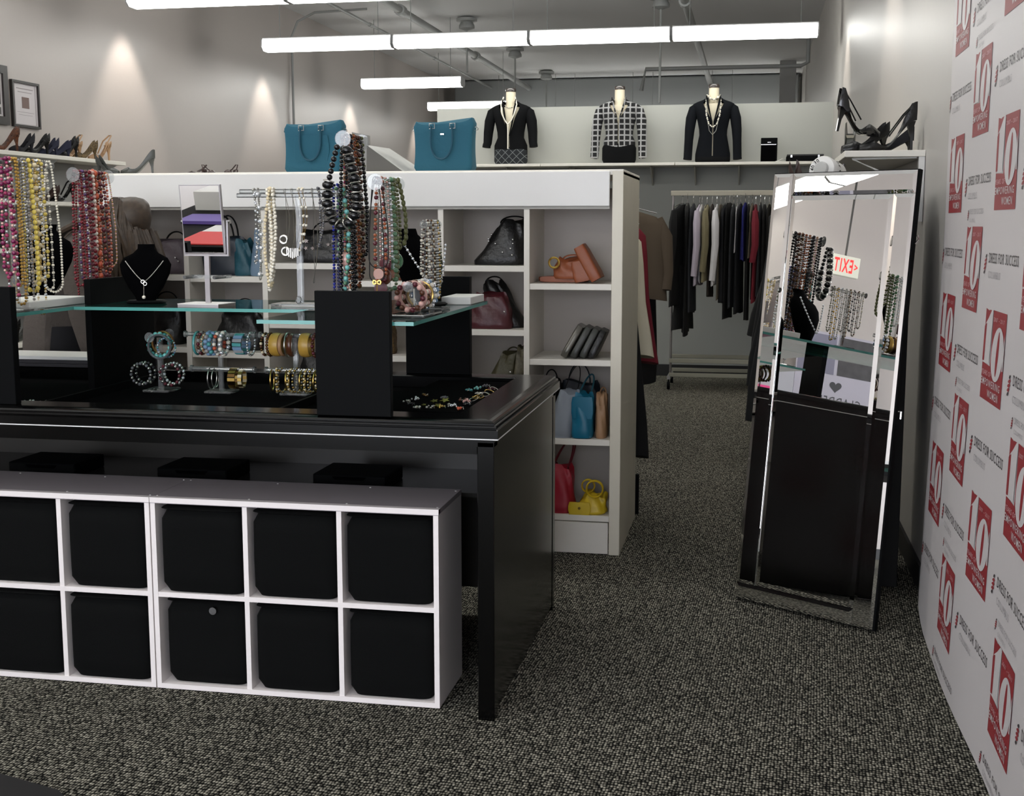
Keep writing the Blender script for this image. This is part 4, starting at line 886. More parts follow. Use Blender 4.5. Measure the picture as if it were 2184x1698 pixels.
# ------------------------------------------------------------------ handbags
def handle(g,a,b,h,r=.006,lean=(0,0),n=14,m=0):
    a=Vector(a);b=Vector(b); P=[]
    for k in range(n+1):
        q=PI*k/n; P.append(a.lerp(b,(1-math.cos(q))/2)+Vector((lean[0],lean[1],h))*math.sin(q))
    g.tube(P,r,6,m,flat=.5)
def bag(label,loc,w_,d,h,m,rz=0,top=(.92,.5),tilt=(0,0),hand=None,hm=None,flap=None,studs=None,sm=None,squash=0,p=3,group='handbags in the bookcase',nm='handbag',cat='bag'):
    t=thing(nm,label,cat,loc,rz,group); t.rotation_euler=(tilt[0],tilt[1],rz); R2=random.Random(hash_(label))
    ph=R2.uniform(0,6)
    def prof(q): return (1+(top[0]-1)*q+.03*math.sin(q*9+ph),1+(top[1]-1)*q**1.3,squash*q*w_,0)
    def warp(x,y,z,a,q): return (x+.006*math.sin(7*a+ph+q*6)*q,y+.008*math.sin(5*a+ph+q*8)*q,z+(.012*math.sin(a*3+ph))*q)
    obj('bag_body',G().rbox(w_,d,h,p=p,n=32,prof=prof,warp=warp,rings=10),m,t,smooth=60)
    hm=hm or m
    if hand:
        for s_ in ((-1,1) if hand[0]==2 else (1,)):
            g=G(); handle(g,(-w_*.25+squash*w_,s_*d*.2,h*.96),(w_*.25+squash*w_,s_*d*.2,h*.96),hand[1],hand[2] if len(hand)>2 else .006,(hand[3] if len(hand)>3 else 0,s_*.01)); obj('handle',g,hm,t,smooth=True)
    if flap: obj('flap',G().rbox(w_*.96,.008,h*.5,p=5,rings=4,c=(squash*w_*.6,-d*.36,h*.45)),flap,t,smooth=60)
    if studs:
        for k in range(studs[0]):
            u=R2.uniform(-.4,.4)*w_; zz=R2.uniform(.15,.75)*h
            g=G(); yy=-d*.5*(1+(top[1]-1)*(zz/h)**1.3)-.002
            if studs[1]=='star': 
                gg=G(); star(gg,(0,0,0),.011,R2.uniform(0,6),0,.002); g.add([(u+v.x,yy+.0-v.z,zz+v.y) for v in gg.v],gg.f,0)
            else: g.ball((u+squash*w_*zz/h,yy,zz),.005,0,1)
            obj('stud',g,sm or chrome,t,smooth=60)
    return t
def hash_(s_): return sum(ord(c)*(i+3) for i,c in enumerate(s_))%99991
nvl=mat('navy_leather',(22,30,42),.5); dtl=mat('deep_teal_leather',(28,78,92),.5,bump=.2); lbl=mat('light_blue_leather',(112,136,158),.5); burg=mat('burgundy_leather',(72,22,30),.35,bump=.2,bscale=30); olv=mat('olive_leather',(70,66,44),.5,bump=.3); cgn=mat('cognac_leather',(142,76,44),.45,bump=.15,bscale=30); pew=mat('pewter_leather',(96,94,86),.28,metal=.4); blg=mat('blue_grey_leather',(138,146,156),.5); brt=mat('bright_teal_leather',(14,104,134),.4); tnb=mat('tan_bag_leather',(166,130,98),.5); redl=mat('red_leather',(156,24,44),.45); yel=mat('yellow_leather',(214,184,40),.42,bump=.2,bscale=25); purp=mat('purple_grey_leather',(84,74,82),.5,bump=.3,bscale=30)
Yb=5.47
bag('black and mauve patchwork bag in the far left top cubby',(-2.66,Yb,1.2105),.20,.13,.15,purp,hand=(1,.05,.007),hm=blackl,studs=(3,'dot'))
bag('black satchel in the far left lower cubby',(-2.72,Yb,.8805),.22,.14,.20,blackl,hand=(1,.05))
bag('dark navy tote with tall handles behind the small mirror',(-2.40,Yb,1.2055),.21,.12,.17,nvl,hand=(2,.11,.007),hm=blackl,top=(1.0,.6))
bag('deep teal tote leaning beside the navy tote',(-2.285,Yb-.02,1.2055),.11,.13,.16,dtl,top=(.6,.5),tilt=(0,-.1))
bag('light blue bag at the right of the second cubby',(-2.212,Yb-.04,1.2055),.085,.14,.20,lbl,top=(.55,.6),tilt=(0,.05))
bag('black bag with ring handle in the cubby behind the blue bracelets',(-2.33,Yb,.8605),.26,.16,.17,blackl,hand=(1,.07,.005),top=(.7,.5))
bag('black leather bag with silver stars in the middle cubby',(-1.92,Yb,1.2665),.27,.15,.14,blackl,top=(.8,.5),studs=(9,'star'),hand=(1,.05))
bag('dark grey slouch bag under the starry one',(-1.93,Yb,1.0005),.22,.14,.08,greyl,top=(.7,.6),hand=(1,.03))
bag('black holdall low behind the bracelet stands',(-1.92,Yb,.7005),.25,.15,.16,blackl,hand=(1,.05))
bag('small brown bag low in the fourth cubby behind the beads',(-1.55,Yb,1.1905),.16,.12,.12,brownl,top=(.6,.5))
bag('gold and black printed bag beside the front black board',(-1.64,Yb-.05,.8595),.14,.12,.15,leo,hand=(1,.03),hm=blackl,top=(.8,.5))
t=bag('small brown bag with square gold buckle beside the rear board',(-1.47,Yb-.03,.8595),.12,.10,.11,brownl,top=(.6,.6)); g=G(); g.tube([(-.015,-.07,.01),(.015,-.07,.01),(.015,-.07,.04),(-.015,-.07,.04)],.003,6,closed=True); obj('buckle',g,gold,t)
bag('slouchy black leather bag with silver studs in the fifth cubby',(-1.10,Yb,1.2615),.25,.18,.19,blackl,top=(.40,.4),squash=.22,studs=(9,'dot'),hand=(1,.03))
bag('black patent shoulder bag leaning in the fifth cubby',(-1.06,Yb+.02,.9835),.16,.14,.20,blackl,top=(.5,.5),squash=-.5,tilt=(0,0),hand=(1,.03))
bag('burgundy and black bag lying in the fifth cubby',(-1.13,Yb-.07,.9835),.21,.12,.15,burg,top=(.7,.5),studs=(1,'dot'))
bag('olive and black bag with rivets low in the fifth cubby',(-1.10,Yb-.04,.7105),.12,.12,.16,olv,top=(.7,.5),squash=.5,studs=(2,'dot'),hand=(1,.03))
bag('folded olive snake print bag at the right of the lower fifth cubby',(-1.01,Yb-.04,.7105),.07,.14,.19,mat('snake_print',(82,76,58),.5,var=.5,vscale=60),top=(.6,.6),tilt=(0,.12))
g=G(); g.tube([(-1.245,5.40,.712),(-1.265,5.40,.78),(-1.27,5.41,.84),(-1.255,5.42,.90)],[.012,.009,.006,.003],6,flat=.3); tag(obj('belt',g,whit,smooth=True),'pale narrow belt standing curled in the lower fifth cubby','belt')
# brown clutches
def clutch(label,loc,w_,h,th,m,rot,flap=True,fm=None,group='clutches in the right cubbies',btn=None):
    t=thing('clutch_bag',label,'bag',loc,0,group); t.rotation_euler=rot
    obj('clutch_body',G().rbox(w_,th,h,p=6,n=32,rings=6,prof=lambda q:(1,1-.3*q,0,0)),m,t,smooth=60)
    if flap: obj('flap',G().rbox(w_*1.01,th*.5,h*.55,p=8,n=28,rings=4,c=(0,-th*.42,h*.47)),fm or m,t,smooth=60)
    if btn: obj('snap',G().cyl((0,-th*.7-.004,h*.5),(0,-th*.6,h*.5),.006,12),btn,t)
    return t
clutch('flat cognac leather clutch lying at the left of the top right cubby',(-.815,5.42,1.2),.22,.15,.028,cgn,(math.radians(-90),0,0),flap=False)
bpy.context.view_layer.update()
t=bag('rolled cognac bag with gold buckle in the top right cubby',(-.775,5.45,1.203),.18,.10,.085,cgn,top=(.7,.6),hand=(1,.02)); g=G(); torus(g,(-.075,-.045,.07),.022,.005,'Y'); obj('gold_buckle',g,gold,t,smooth=True)
clutch('stiff cognac wallet leaning against the bookcase end panel',(-.66,5.44,1.201),.055,.165,.16,cgn,(0,-.52,0),flap=False)
clutch('crumpled cognac pouch between the rolled bag and the wallet',(-.72,5.42,1.193),.08,.09,.07,cgn,(0,-.2,0),flap=False)
for k,(x,m,l) in enumerate(((-.80,pew,'shiny pewter clutch leftmost of the leaning grey clutches'),(-.758,greyl,'dark grey clutch second of the leaning grey clutches'),(-.718,greyl,'charcoal clutch third of the leaning grey clutches'),(-.68,blackl,'black clutch with ring against the bookcase end panel'))):
    clutch(l,(x,5.44,.867),.034,.15-.008*k,.20,m,(0,.5-.02*k,0),flap=False)
bag('black bag with white squares at the left of the lower right cubby',(-.875,Yb,.5105),.11,.16,.24,blackl,top=(.8,.5),studs=(3,'dot'),sm=whiteb,hand=(1,.05))
bag('pale blue grey scalloped tote in the lower right cubby',(-.815,Yb-.08,.5105),.115,.12,.20,blg,top=(.8,.5),squash=.35,hand=(1,.12,.004,.03),hm=blackl)
bag('bright teal flap bag in the lower right cubby',(-.715,Yb-.09,.5135),.10,.12,.19,brt,top=(.8,.6),squash=.05,hand=(1,.09,.008,.03),hm=dtl,flap=brt)
bag('tan leather bag with snap strap at the right of the lower cubby',(-.635,Yb-.05,.5105),.055,.16,.19,tnb,top=(.7,.6),hand=(1,.03),hm=tnb)
bag('dark tote at the back of the lower right cubby',(-.76,Yb+.10,.5105),.2,.10,.22,nvl,hand=(1,.09))
bag('red leather tote with long handles in the bottom right cubby',(-.815,Yb-.07,.1725),.14,.14,.205,redl,top=(.72,.5),hand=(2,.13,.008,.05),hm=mat('deep_red_leather',(96,18,34),.5))
t=bag('bright yellow folded bag with strap in the bottom right cubby',(-.685,Yb-.08,.1725),.16,.13,.085,yel,top=(.55,.5),squash=.2)
g=G(); torus(g,(.03,-.045,.115),.036,.017,'Y',0,24,8,flat=.25); torus(g,(.0,-.035,.125),.028,.014,'Y',0,24,8,flat=.25); obj('strap_loop',g,yel,t,smooth=True); g=G(); g.cyl((-.035,-.071,.03),(-.035,-.063,.03),.006,12); obj('snap',g,gold,t); obj('flap',G().rbox(.10,.012,.055,p=5,rings=3,c=(-.035,-.062,.0)),yel,t,smooth=60)
# teal totes on the bookcase
def tote(label,x,z,pocket):
    W_,H_,D_=.275,.225,.13
    t=thing('tote_bag',label,'bag',(x,5.56,z),0,'teal tote bags on the bookcase top')
    def warp(xx,yy,zz,a,q): return (xx*(1-.06*math.sin(PI*q)+.04*q),yy*(1-.35*q),zz+.010*q*math.cos(2*a)+.008*q*(xx/.14))
    obj('bag_body',G().rbox(W_,D_,H_,p=7,n=40,warp=warp,rings=10),teal,t,smooth=50)
    g=G(); P=[]
    for k in range(21):
        q=k/20; aa=PI*q; xx=-.047*math.cos(aa)*(1+.35*math.sin(aa)); P.append((xx,-.055-.012*math.sin(aa)-.012*(1-H_*0),H_*.90-.145*math.sin(aa)**.8))
    P=[(p[0],p[1]-.002,p[2]) for p in P]; g.tube(P,.0075,8,flat=.6); obj('front_handle',g,tealc,t,smooth=True)
    for s_ in (-1,1):
        g=G(); c=(s_*.047,-.058,H_*.905); g.tube([(c[0]-.012,c[1],c[2]-.011),(c[0]+.012,c[1],c[2]-.011),(c[0]+.012,c[1],c[2]+.011),(c[0]-.012,c[1],c[2]+.011)],.0025,6,closed=True); obj('handle_ring',g,chrome,t)
        g=G(); torus(g,(s_*.142,0,H_*.86),.009,.002,'Y'); obj('side_ring',g,chrome,t)
    if pocket: obj('front_pocket',G().rbox(.17,.012,.115,p=8,rings=3,c=(.0,-.056,.055)),teal,t,smooth=50)
    else: obj('logo_plate',G().box(-.008,.008,-.060,-.052,.165,.171),chrome,t)
    return t
tote('teal tote bag with front pocket on the left of the bookcase top',-1.985,1.6685,True)
tote('teal tote bag with small metal plate on the right of the bookcase top',-1.372,1.6685,False)
g=G(); g.loft([[(-1.72,5.48,1.669),(-1.715,5.48,1.79),(-1.54,5.48,1.669)],[(-1.69,5.74,1.669),(-1.685,5.74,1.79),(-1.50,5.74,1.669)]])
t=thing('sign_holder','grey wedge shaped display sign lying between the teal totes','sign',(-1.6,5.6,1.669)); obj('wedge_body',g,mat('dark_wedge_side',(84,82,78),.6),t,world=True)
g=G(); g.loft([[(-1.7160,5.478,1.7915),(-1.5385,5.478,1.6705),(-1.5415,5.478,1.669)],[(-1.686,5.742,1.7915),(-1.4985,5.742,1.6705),(-1.5015,5.742,1.669)]]); obj('sign_face',g,mat('sign_face_silver',(176,176,172),.35,var=.15,vscale=14),t,world=True)
g=G(); g.loft([[(-1.83,5.62,1.669),(-1.83,5.62,1.86),(-1.755,5.62,1.845),(-1.755,5.62,1.669)],[(-1.83,5.66,1.669),(-1.83,5.66,1.86),(-1.755,5.66,1.845),(-1.755,5.66,1.669)]]); tag(obj('card_sign',g,mat('grey_card',(150,148,144),.6)),'upright grey card behind the left teal tote','sign')
# ------------------------------------------------------------------ back wall shelf and mannequins
t=thing('mannequin_shelf','long white shelf on the back partition carrying three mannequins','shelf',(-1.1,11.8,2.0))
for x0,x1 in ((-2.75,-1.96),(-1.955,-.72),(-.715,.60)): obj('shelf_board',G().box(x0,x1,11.60,11.998,1.975,2.0,bev=.002),white,t,world=True)
for x in (-2.3,-1.7,-.95,-.55,-.15,.3): obj('bracket',G().loft([[(x,11.66,1.973),(x,11.998,1.973),(x,11.998,1.80)],[(x+.012,11.66,1.973),(x+.012,11.998,1.973),(x+.012,11.998,1.80)]]),MATS['grey_trim'],t,world=True)
for x in (-.95,-.55,-.15,.3): obj('wall_standard',G().box(x-.01,x+.022,11.99,11.9985,1.45,1.80),MATS['grey_trim'],t,world=True)
skinm=mat('cream_form',(226,216,190),.6); jblk=mat('black_suiting',(7,8,10),.9,spec=.2); jnv=mat('blue_black_suiting',(9,12,18),.9,spec=.2)
tweed=plaid('houndstooth_tweed',(20,20,22),(158,158,158),20,.27); diam=plaid('quilted_skirt',(28,32,36),(110,114,116),20,.10,True)
def mannequin(x,label,jm,neck,hem,skirt,lo,sleeve,extra=None,slm=None):
    t=thing('mannequin',label,'mannequin',(x,11.78,2.0))
    # cream form with neck
    obj('torso_form',G().rbox(.23,.15,.53,p=2.4,rings=10,n=32,prof=lambda q:(1-.12*math.sin(PI*min(1,q*1.3)),1,0,0)),skinm,t,smooth=True)
    obj('neck',G().lathe([(.062,.46),(.055,.52),(.050,.56),(.046,.60),(.046,.675)],n=24,sy=.95),skinm,t,smooth=True)
    obj('neck_cap',G().lathe([(.050,.673),(.052,.69),(.046,.705),(.02,.708)],n=24,sy=.95),mat('dark_wood_cap',(58,50,46),.3,coat=.4),t,smooth=True)
    # jacket body with V opening at the front
    prof=[(lo,hem),(lo+.06,hem*.99),(.25,.125),(.30,.128),(.36,.140),(.42,.155),(.47,.172),(.505,.186),(.53,.185),(.548,.150),(.565,.10),(.585,.068)]
    n=44; rings=[]
    for z,a in prof:
        r=[]
        for i in range(n+1):
            ang=-PI/2+ (2*PI)*(i/n)                # starts at front centre
            # opening half angle grows with height
            op=max(0,(z-neck)/(.585-neck)) if z>neck else 0
            half=.02+op*.62
            aa=-PI/2+half+(2*PI-2*half)*(i/n)
            b=.098 if z<.5 else .098*(1-(z-.5)/.085*.35)
            b+= .018*math.exp(-((z-.43)/.06)**2)*(1 if math.sin(aa)<0 else 0)
            r.append((a*math.copysign(abs(math.cos(aa))**.85,math.cos(aa)),b*math.copysign(abs(math.sin(aa))**.9,math.sin(aa)),z))
        rings.append(r)
    g=G(); vs=[p for r in rings for p in r]; m1=n+1; fs=[(k*m1+i,k*m1+i+1,(k+1)*m1+i+1,(k+1)*m1+i) for k in range(len(rings)-1) for i in range(n)]
    inn=[(p[0]*.95,p[1]*.95,p[2]) for p in vs]; g.add(vs,fs); g.add(inn,[tuple(reversed(f)) for f in fs])
    K=len(rings)
    b0=len(vs)
    for k in range(K-1):
        g.f.append([k*m1,(k+1)*m1,b0+(k+1)*m1,b0+k*m1]); g.f.append([k*m1+n,b0+k*m1+n,b0+(k+1)*m1+n,(k+1)*m1+n]); g.m+= [0,0]
    jk=obj('jacket',g,jm,t,smooth=60)
    for s_ in (-1,1):
        P=[(s_*.150,0,.515),(s_*.176,-.003,.485),(s_*.200,-.01,.40),(s_*.212,-.02,.30),(s_*.218,-.035,.20),(s_*.224,-.045,sleeve+.02),(s_*.226,-.047,sleeve)]
        obj('sleeve',G().tube(P,[.030,.048,.050,.045,.040,.039,.040],14),slm or jm,jk,smooth=True)
        # lapel strip along the V
        L=[]
        for z in (neck,neck+(.585-neck)*.35,neck+(.585-neck)*.7,.578,.60):
            op=max(0,(z-neck)/(.585-neck)); half=.02+min(1,op)*.62
            a_=.172 if z<.52 else .10; b=.128 if z<.5 else .10
            xx=s_*(.008+.055*min(1,op)**.9); L.append((xx,-(.118-.035*op),z))
        obj('lapel',G().tube(L,[.010,.018,.022,.018,.010],8,flat=.4),jm,jk,smooth=True)
    if skirt: obj('skirt',G().rbox(.315,.20,lo+.04,p=2.6,rings=5,n=32),skirt,t,smooth=60)
    return t
def jnk(x,label,pts,cols,pat,chain=None):
    g=G(); P=[Vector(p) for p in pts]
    Q=[]
    for k in range(len(P)-1):
        for j in range(4): Q.append(P[k].lerp(P[k+1],j/4))
    Q.append(P[-1])
    if pat: strand(g,Q,pat)
    if chain: g.tube(Q,chain[0],6,chain[1])
    o=obj('necklace',g,[PAL[c] for c in cols],smooth=60); o.location=(x,11.78,2.0); tag(o,label,'necklace')
xa,xb,xc=-2.27,-1.245,-.385
mannequin(xa,'mannequin in black jacket and quilted skirt with long white lariat',jblk,.26,.158,diam,.12,.16)
mannequin(xb,'mannequin in black and white houndstooth tweed jacket',tweed,.40,.150,jblk,.14,.05)
mannequin(xc,'mannequin in dark blue black jacket with long pearl necklace',jnv,.36,.160,jblk,.02,.03)
jnk(xa,'long white lariat with tassel on the left mannequin',[(-.055,-.075,.62),(-.075,-.10,.55),(-.06,-.125,.46),(-.03,-.14,.40),(0,-.145,.36),(0,-.15,.25),(0,-.15,.14)],['pearl'],None,(.0065,0))
jnk(xa,'right side loop of the white lariat on the left mannequin',[(.055,-.075,.62),(.075,-.10,.55),(.055,-.125,.46),(.03,-.14,.40),(0,-.145,.365)],['pearl'],None,(.0065,0))
jnk(xa,'short pearl choker on the neck of the left mannequin',[(-.05,-.03,.55),(-.035,-.065,.53),(0,-.078,.52),(.035,-.065,.53),(.05,-.03,.55)],['pearl','silver'],[(.006,0),(.005,1)])
jnk(xb,'fine double pearl choker on the tweed mannequin',[(-.05,-.04,.52),(-.035,-.08,.49),(0,-.098,.475),(.035,-.08,.49),(.05,-.04,.52)],['pearl'],[(.005,0)])
jnk(xc,'thick pearl cluster choker on the right mannequin',[(-.052,-.03,.60),(-.035,-.07,.575),(0,-.082,.56),(.035,-.07,.575),(.052,-.03,.60)],['pearl','silver'],[(.013,0),(.009,1)])
jnk(xc,'long white tube bead necklace on the right mannequin',[(-.058,-.06,.61),(-.068,-.095,.52),(-.06,-.13,.42),(-.035,-.14,.34),(0,-.14,.31),(.035,-.14,.34),(.06,-.13,.42),(.068,-.095,.52),(.058,-.06,.61)],['pearl','silver'],[(.008,0),(.007,0),(.004,1)])
jnk(xc,'longer thin chain with white beads on the right mannequin',[(-.056,-.06,.60),(-.06,-.10,.50),(-.05,-.135,.38),(-.03,-.145,.28),(0,-.145,.245),(.03,-.145,.28),(.05,-.135,.38),(.06,-.10,.50),(.056,-.06,.60)],['silver','pearl'],[(.003,0),(.003,0),(.003,0)],(.002,0))
t=thing('speaker','small black speaker box standing on the mannequin shelf','speaker',(.12,11.75,2.0)); obj('cabinet',G().box(-.073,.073,-.06,.06,0,.215,bev=.004),satin,t); obj('grille',G().box(-.068,.060,-.064,-.059,.005,.148),velvet,t); obj('silver_line',G().box(-.072,.062,-.0635,-.06,.152,.158),chrome,t); obj('badge',G().box(-.016,.016,-.0635,-.06,.172,.177),chrome,t)
t=thing('black_case','long low black case on the right end of the mannequin shelf','case',(.44,11.78,2.0)); obj('case_body',G().box(-.165,.165,-.07,.07,0,.052,bev=.006),satin,t); obj('case_lid',G().box(-.16,.165,-.072,.072,.0525,.068,bev=.005),blackl,t)
for s_ in (-1,1): obj('latch',G().box(s_*.12-.008,s_*.12+.008,-.075,-.0722,.04,.062),chrome,t)
obj('cable',G().tube([(-.16,0,.02),(-.2,-.05,.03),(-.24,-.09,.008),(-.26,-.1,.004)],.003,6),whiteb,t)
# ------------------------------------------------------------------ garment racks
def garment(label,x,y,ztop,length,hw,th,m,rz=0,ax='X',shoulder=True,sleeve=0,hanger=True,taper=1.15,group='garments on the rolling rack',collar=None,flare=False):
    t=thing('garment',label,'clothing',(x,y,ztop),rz,group); r2=random.Random(hash_(label)); ph=r2.uniform(0,6)
    zs=[(0,.25,.6),(-.02,.45,.9),(-.05,.82,1.0),(-.09,.98,1.0),(-.2,.94,1.0),(-.4,.92,1.05)] if shoulder else [(0,.8,.5),(-.02,.95,.8),(-.1,1,1),(-.2,1,1.0),(-.4,.98,1.05)]
    zs=[z for z in zs if -z[0]<length*.8]+[(-length*.85,1.0*((1+taper)/2),1.12),(-length,1.0*taper,1.15)]
    if flare: zs=[(z,a*(1+(taper-1)*min(1,-z/length)) if z>-length*.8 else 1+(taper-1)*(-z/length),b) for z,a,b in zs]
    n=28; rr=[]
    for z,a,b in zs:
        ring=[]
        for i in range(n):
            q=2*PI*i/n; yy=hw*a*math.copysign(abs(math.cos(q))**.8,math.cos(q)); xx=th*b*math.copysign(abs(math.sin(q))**.8,math.sin(q))
            k=min(1,-z/.3); xx+=.010*k*math.sin(yy*26+ph); yy+=.012*k*math.sin(z*7+ph)
            ring.append((xx,yy,z+.012*k*math.sin(q*2+ph)*(1 if z<=-length*.8 else 0)))
        rr.append(ring)
    obj('garment_body',G().loft(rr),m,t,smooth=60)
    if sleeve:
        for s_ in (-1,1): obj('sleeve',G().tube([(0,s_*hw*.86,-.06),(.006,s_*hw*1.02,-.16),(.01,s_*hw*1.06,-.35),(.012*s_,s_*hw*1.05,-sleeve)],[.03,.045,.042,.036],10,flat=.75),m,t,smooth=True)
    if hanger:
        obj('hanger',G().tube([(0,.0,.0),(0,.0,.035),(0,.012,.05),(0,.022,.068),(0,.0,.086),(0,-.018,.072)],.0028,6).tube([(0,-hw*.85,-.03),(0,-hw*.3,.004),(0,0,.012),(0,hw*.3,.004),(0,hw*.85,-.03)],.0035,6),chrome,t)
    if collar: obj('collar',G().tube([(th*.5,-.05,-.02),(0,-.06,.01),(-th*.5,-.05,-.02)],.012,8,flat=.5),collar,t,smooth=True)
    return t
ry,rzr=11.2,1.722
t=thing('rolling_rack','chrome rolling garment rack full of clothes in front of the back wall','clothing rack',(.1,ry,0))
obj('hang_rail',G().box(-.72,.98,ry-.012,ry+.012,rzr-.03,rzr+.012,bev=.003),mat('cream_rail',(196,190,172),.5),t,world=True)
for x in (-.70,.60):
    obj('upright',G().cyl((x,ry,.09),(x,ry,rzr),.011,10),brushed,t,world=True)
    obj('foot_bar',G().box(x-.015,x+.015,ry-.24,ry+.24,.09,.115),brushed,t,world=True)
    for yy in (ry-.23,ry+.23):
        obj('caster',G().cyl((x-.012,yy,.036),(x+.012,yy,.036),.035,16).box(x-.006,x+.006,yy-.012,yy+.012,.04,.09),satin,t,world=True)
for z,yy in ((.27,ry-.2),(.145,ry-.2),(.27,ry+.2),(.145,ry+.2)): obj('lower_rail',G().box(-.70,.62,yy-.01,yy+.01,z-.035,z+.0,bev=.003),mat('worn_metal_rail',(150,148,134),.45,metal=.3),t,world=True)
gm={k:mat('cloth_'+k,c,.9,bump=.15,bscale=30) for k,c in dict(black=(8,8,9),ink=(12,14,20),white=(222,220,222),khaki=(128,120,92),taupe=(112,104,90),blue=(28,32,110),red=(112,22,38),beige=(176,164,136),cream=(206,198,176),lilac=(196,186,200),brown=(84,72,58),darkbrown=(52,44,38),charcoal=(44,46,50)).items()}
items=[(-.62,'black',.88,.24,.026,1,.0,.62),(-.575,'black',1.15,.2,.022,1,1,0),(-.525,'charcoal',.95,.2,.02,1,1,0),(-.47,'lilac',.70,.21,.016,1,1,.62),(-.45,'white',.68,.18,.012,1,1,0),(-.405,'khaki',.66,.21,.026,1,1,.58),(-.36,'darkbrown',.80,.17,.014,1,1,0),(-.32,'white',.70,.21,.018,1,1,.66),(-.285,'taupe',.82,.17,.012,0,1,0),(-.25,'ink',.85,.2,.022,1,1,0),(-.21,'black',1.0,.2,.018,0,1,0),(-.175,'charcoal',.9,.2,.014,1,1,0),(-.145,'white',.42,.2,.008,1,1,0),(-.115,'ink',.95,.2,.016,1,1,0),(-.075,'blue',.50,.2,.015,1,1,0),(-.045,'black',1.0,.19,.012,0,1,0),(-.015,'taupe',.46,.2,.012,1,1,0),(.015,'red',.84,.2,.018,1,1,.5),(.055,'charcoal',.8,.19,.012,1,1,0),(.09,'black',.96,.2,.02,0,1,0),(.13,'black',.9,.2,.014,1,1,0),(.165,'beige',.52,.19,.012,0,1,0),(.19,'beige',.56,.18,.01,0,1,0),(.225,'ink',.8,.2,.016,1,1,0),(.255,'cream',.34,.2,.01,1,1,0),(.28,'beige',.30,.2,.01,0,1,0),(.32,'black',.85,.2,.018,1,1,0),(.37,'charcoal',.9,.2,.02,1,1,0),(.42,'black',.9,.2,.02,0,1,0)]
ordn=['leftmost','second','third','fourth','fifth','sixth','seventh','eighth','ninth','tenth','eleventh','twelfth','thirteenth','fourteenth','fifteenth','sixteenth','seventeenth','eighteenth','nineteenth','twentieth','twenty-first','twenty-second','twenty-third','twenty-fourth','twenty-fifth','twenty-sixth','twenty-seventh','twenty-eighth','rightmost']
for k,(x,c,L,hw,th,sh,tp,sl) in enumerate(items):
    garment(f'{c} {"jacket or top" if sh else "trousers or skirt"} on the rolling rack, {ordn[k]} from the left end',x,ry+R.uniform(-.01,.01),rzr-.10+R.uniform(-.01,.012),L,hw,th*.92,gm[c],R.uniform(-.12,.02)-(.25 if k<1 else 0),shoulder=sh,sleeve=sl,taper=1.02 if not sh else 1.1)
garment('long black skirt under the leftmost jacket on the rolling rack',-.60,ry+.02,rzr-.62,.58,.17,.05,gm['black'],-.3,shoulder=False,hanger=False)
# rack behind the bookcase
t=thing('side_rack','garment rail behind the bookcase end panel holding coats','clothing rack',(-.74,6.9,0))
obj('hang_rail',G().cyl((-.74,6.15,1.60),(-.74,8.2,1.60),.012,10),brushed,t,world=True)
for y in (6.16,8.18): obj('upright',G().cyl((-.74,y,0.0),(-.74,y,1.60),.012,10),brushed,t,world=True)
obj('base_board',G().loft([[(-.98,y,0),(-.53,y,0),(-.53,y,.20),(-.98,y,.20)] for y in (6.12,6.15)]),satin,t,world=True)
sr='coats on the rail behind the bookcase'
for y,L,hw,c,th,lb,zt,tp in ((6.24,1.17,.16,'black',.03,'long black coat nearest the bookcase on the side rail',1.44,1.5),(6.45,.68,.165,'cream',.03,'cream white coat edge behind the long black coat',1.44,1.6),(6.62,.76,.175,'red',.04,'red fluffy coat on the side rail behind the cream one',1.47,1.55),(6.95,.50,.255,'brown',.05,'brown tweed jacket at the far end of the side rail',1.53,1.15),(7.2,.95,.20,'black',.03,'black coat hidden behind the brown tweed jacket',1.48,1.1)):
    garment(lb,-.74,y,zt,L,hw,th,gm[c],PI/2,shoulder=True,sleeve=.45 if c=='brown' else 0,group=sr,taper=tp,flare=True)
# dark gowns under the right wall shelf
t=thing('wall_rail','rail under the right wall shelf with dark gowns','clothing rack',(.40,6.9,0))
obj('hang_rail',G().cyl((.40,5.9,1.66),(.40,8.1,1.66),.011,10),brushed,t,world=True)
for y in (6.0,8.0): obj('rail_arm',G().cyl((.40,y,1.66),(.40,y,1.714),.006,8),brushed,t,world=True)
for k,(y,L,c,lb) in enumerate(((6.5,1.15,'black','long black gown flaring out just left of the leaning mirror'),(6.75,1.0,'black','second black gown behind the flared one'),(7.0,1.05,'charcoal','dark grey gown third on the right rail'),(7.3,.9,'black','black dress fourth on the right rail'),(7.6,.8,'black','black dress at the far end of the right rail'))):
    garment(lb,.33,y,1.575,L,.235,.05,gm[c],PI/2,shoulder=True,group='dark gowns on the right rail',taper=1.45,flare=True)
# ------------------------------------------------------------------ person
hair=mat('brown_hair',(60,48,37),.5,var=.3,vscale=60); shawl=mat('grey_brown_knit',(88,81,76),.95,bump=.5,bscale=45); skin=mat('skin',(206,160,136),.5); dres=mat('black_top',(20,20,24),.9)
t=thing('person','person in grey knit shawl bending forward behind the table, long brown hair hanging down','person',(-2.90,4.97,0))
me=bpy.data.meshes.new('body'); bmv=[(0,0,.93),(.02,0,1.08),(.08,0,1.22),(.14,0,1.33),(.20,0,1.37),(.235,-.01,1.40),
 (-.02,-.10,.88),(.02,-.11,.50),(-.02,-.12,.09),(.10,-.13,.04),(-.02,.10,.88),(.02,.11,.50),(-.02,.12,.09),(.10,.13,.04),
 (.14,-.15,1.29),(.17,-.19,1.06),(.20,-.17,.86),(.21,-.16,.80),(.13,.15,1.29),(.18,.18,1.06),(.23,.16,.86),(.24,.15,.80)]
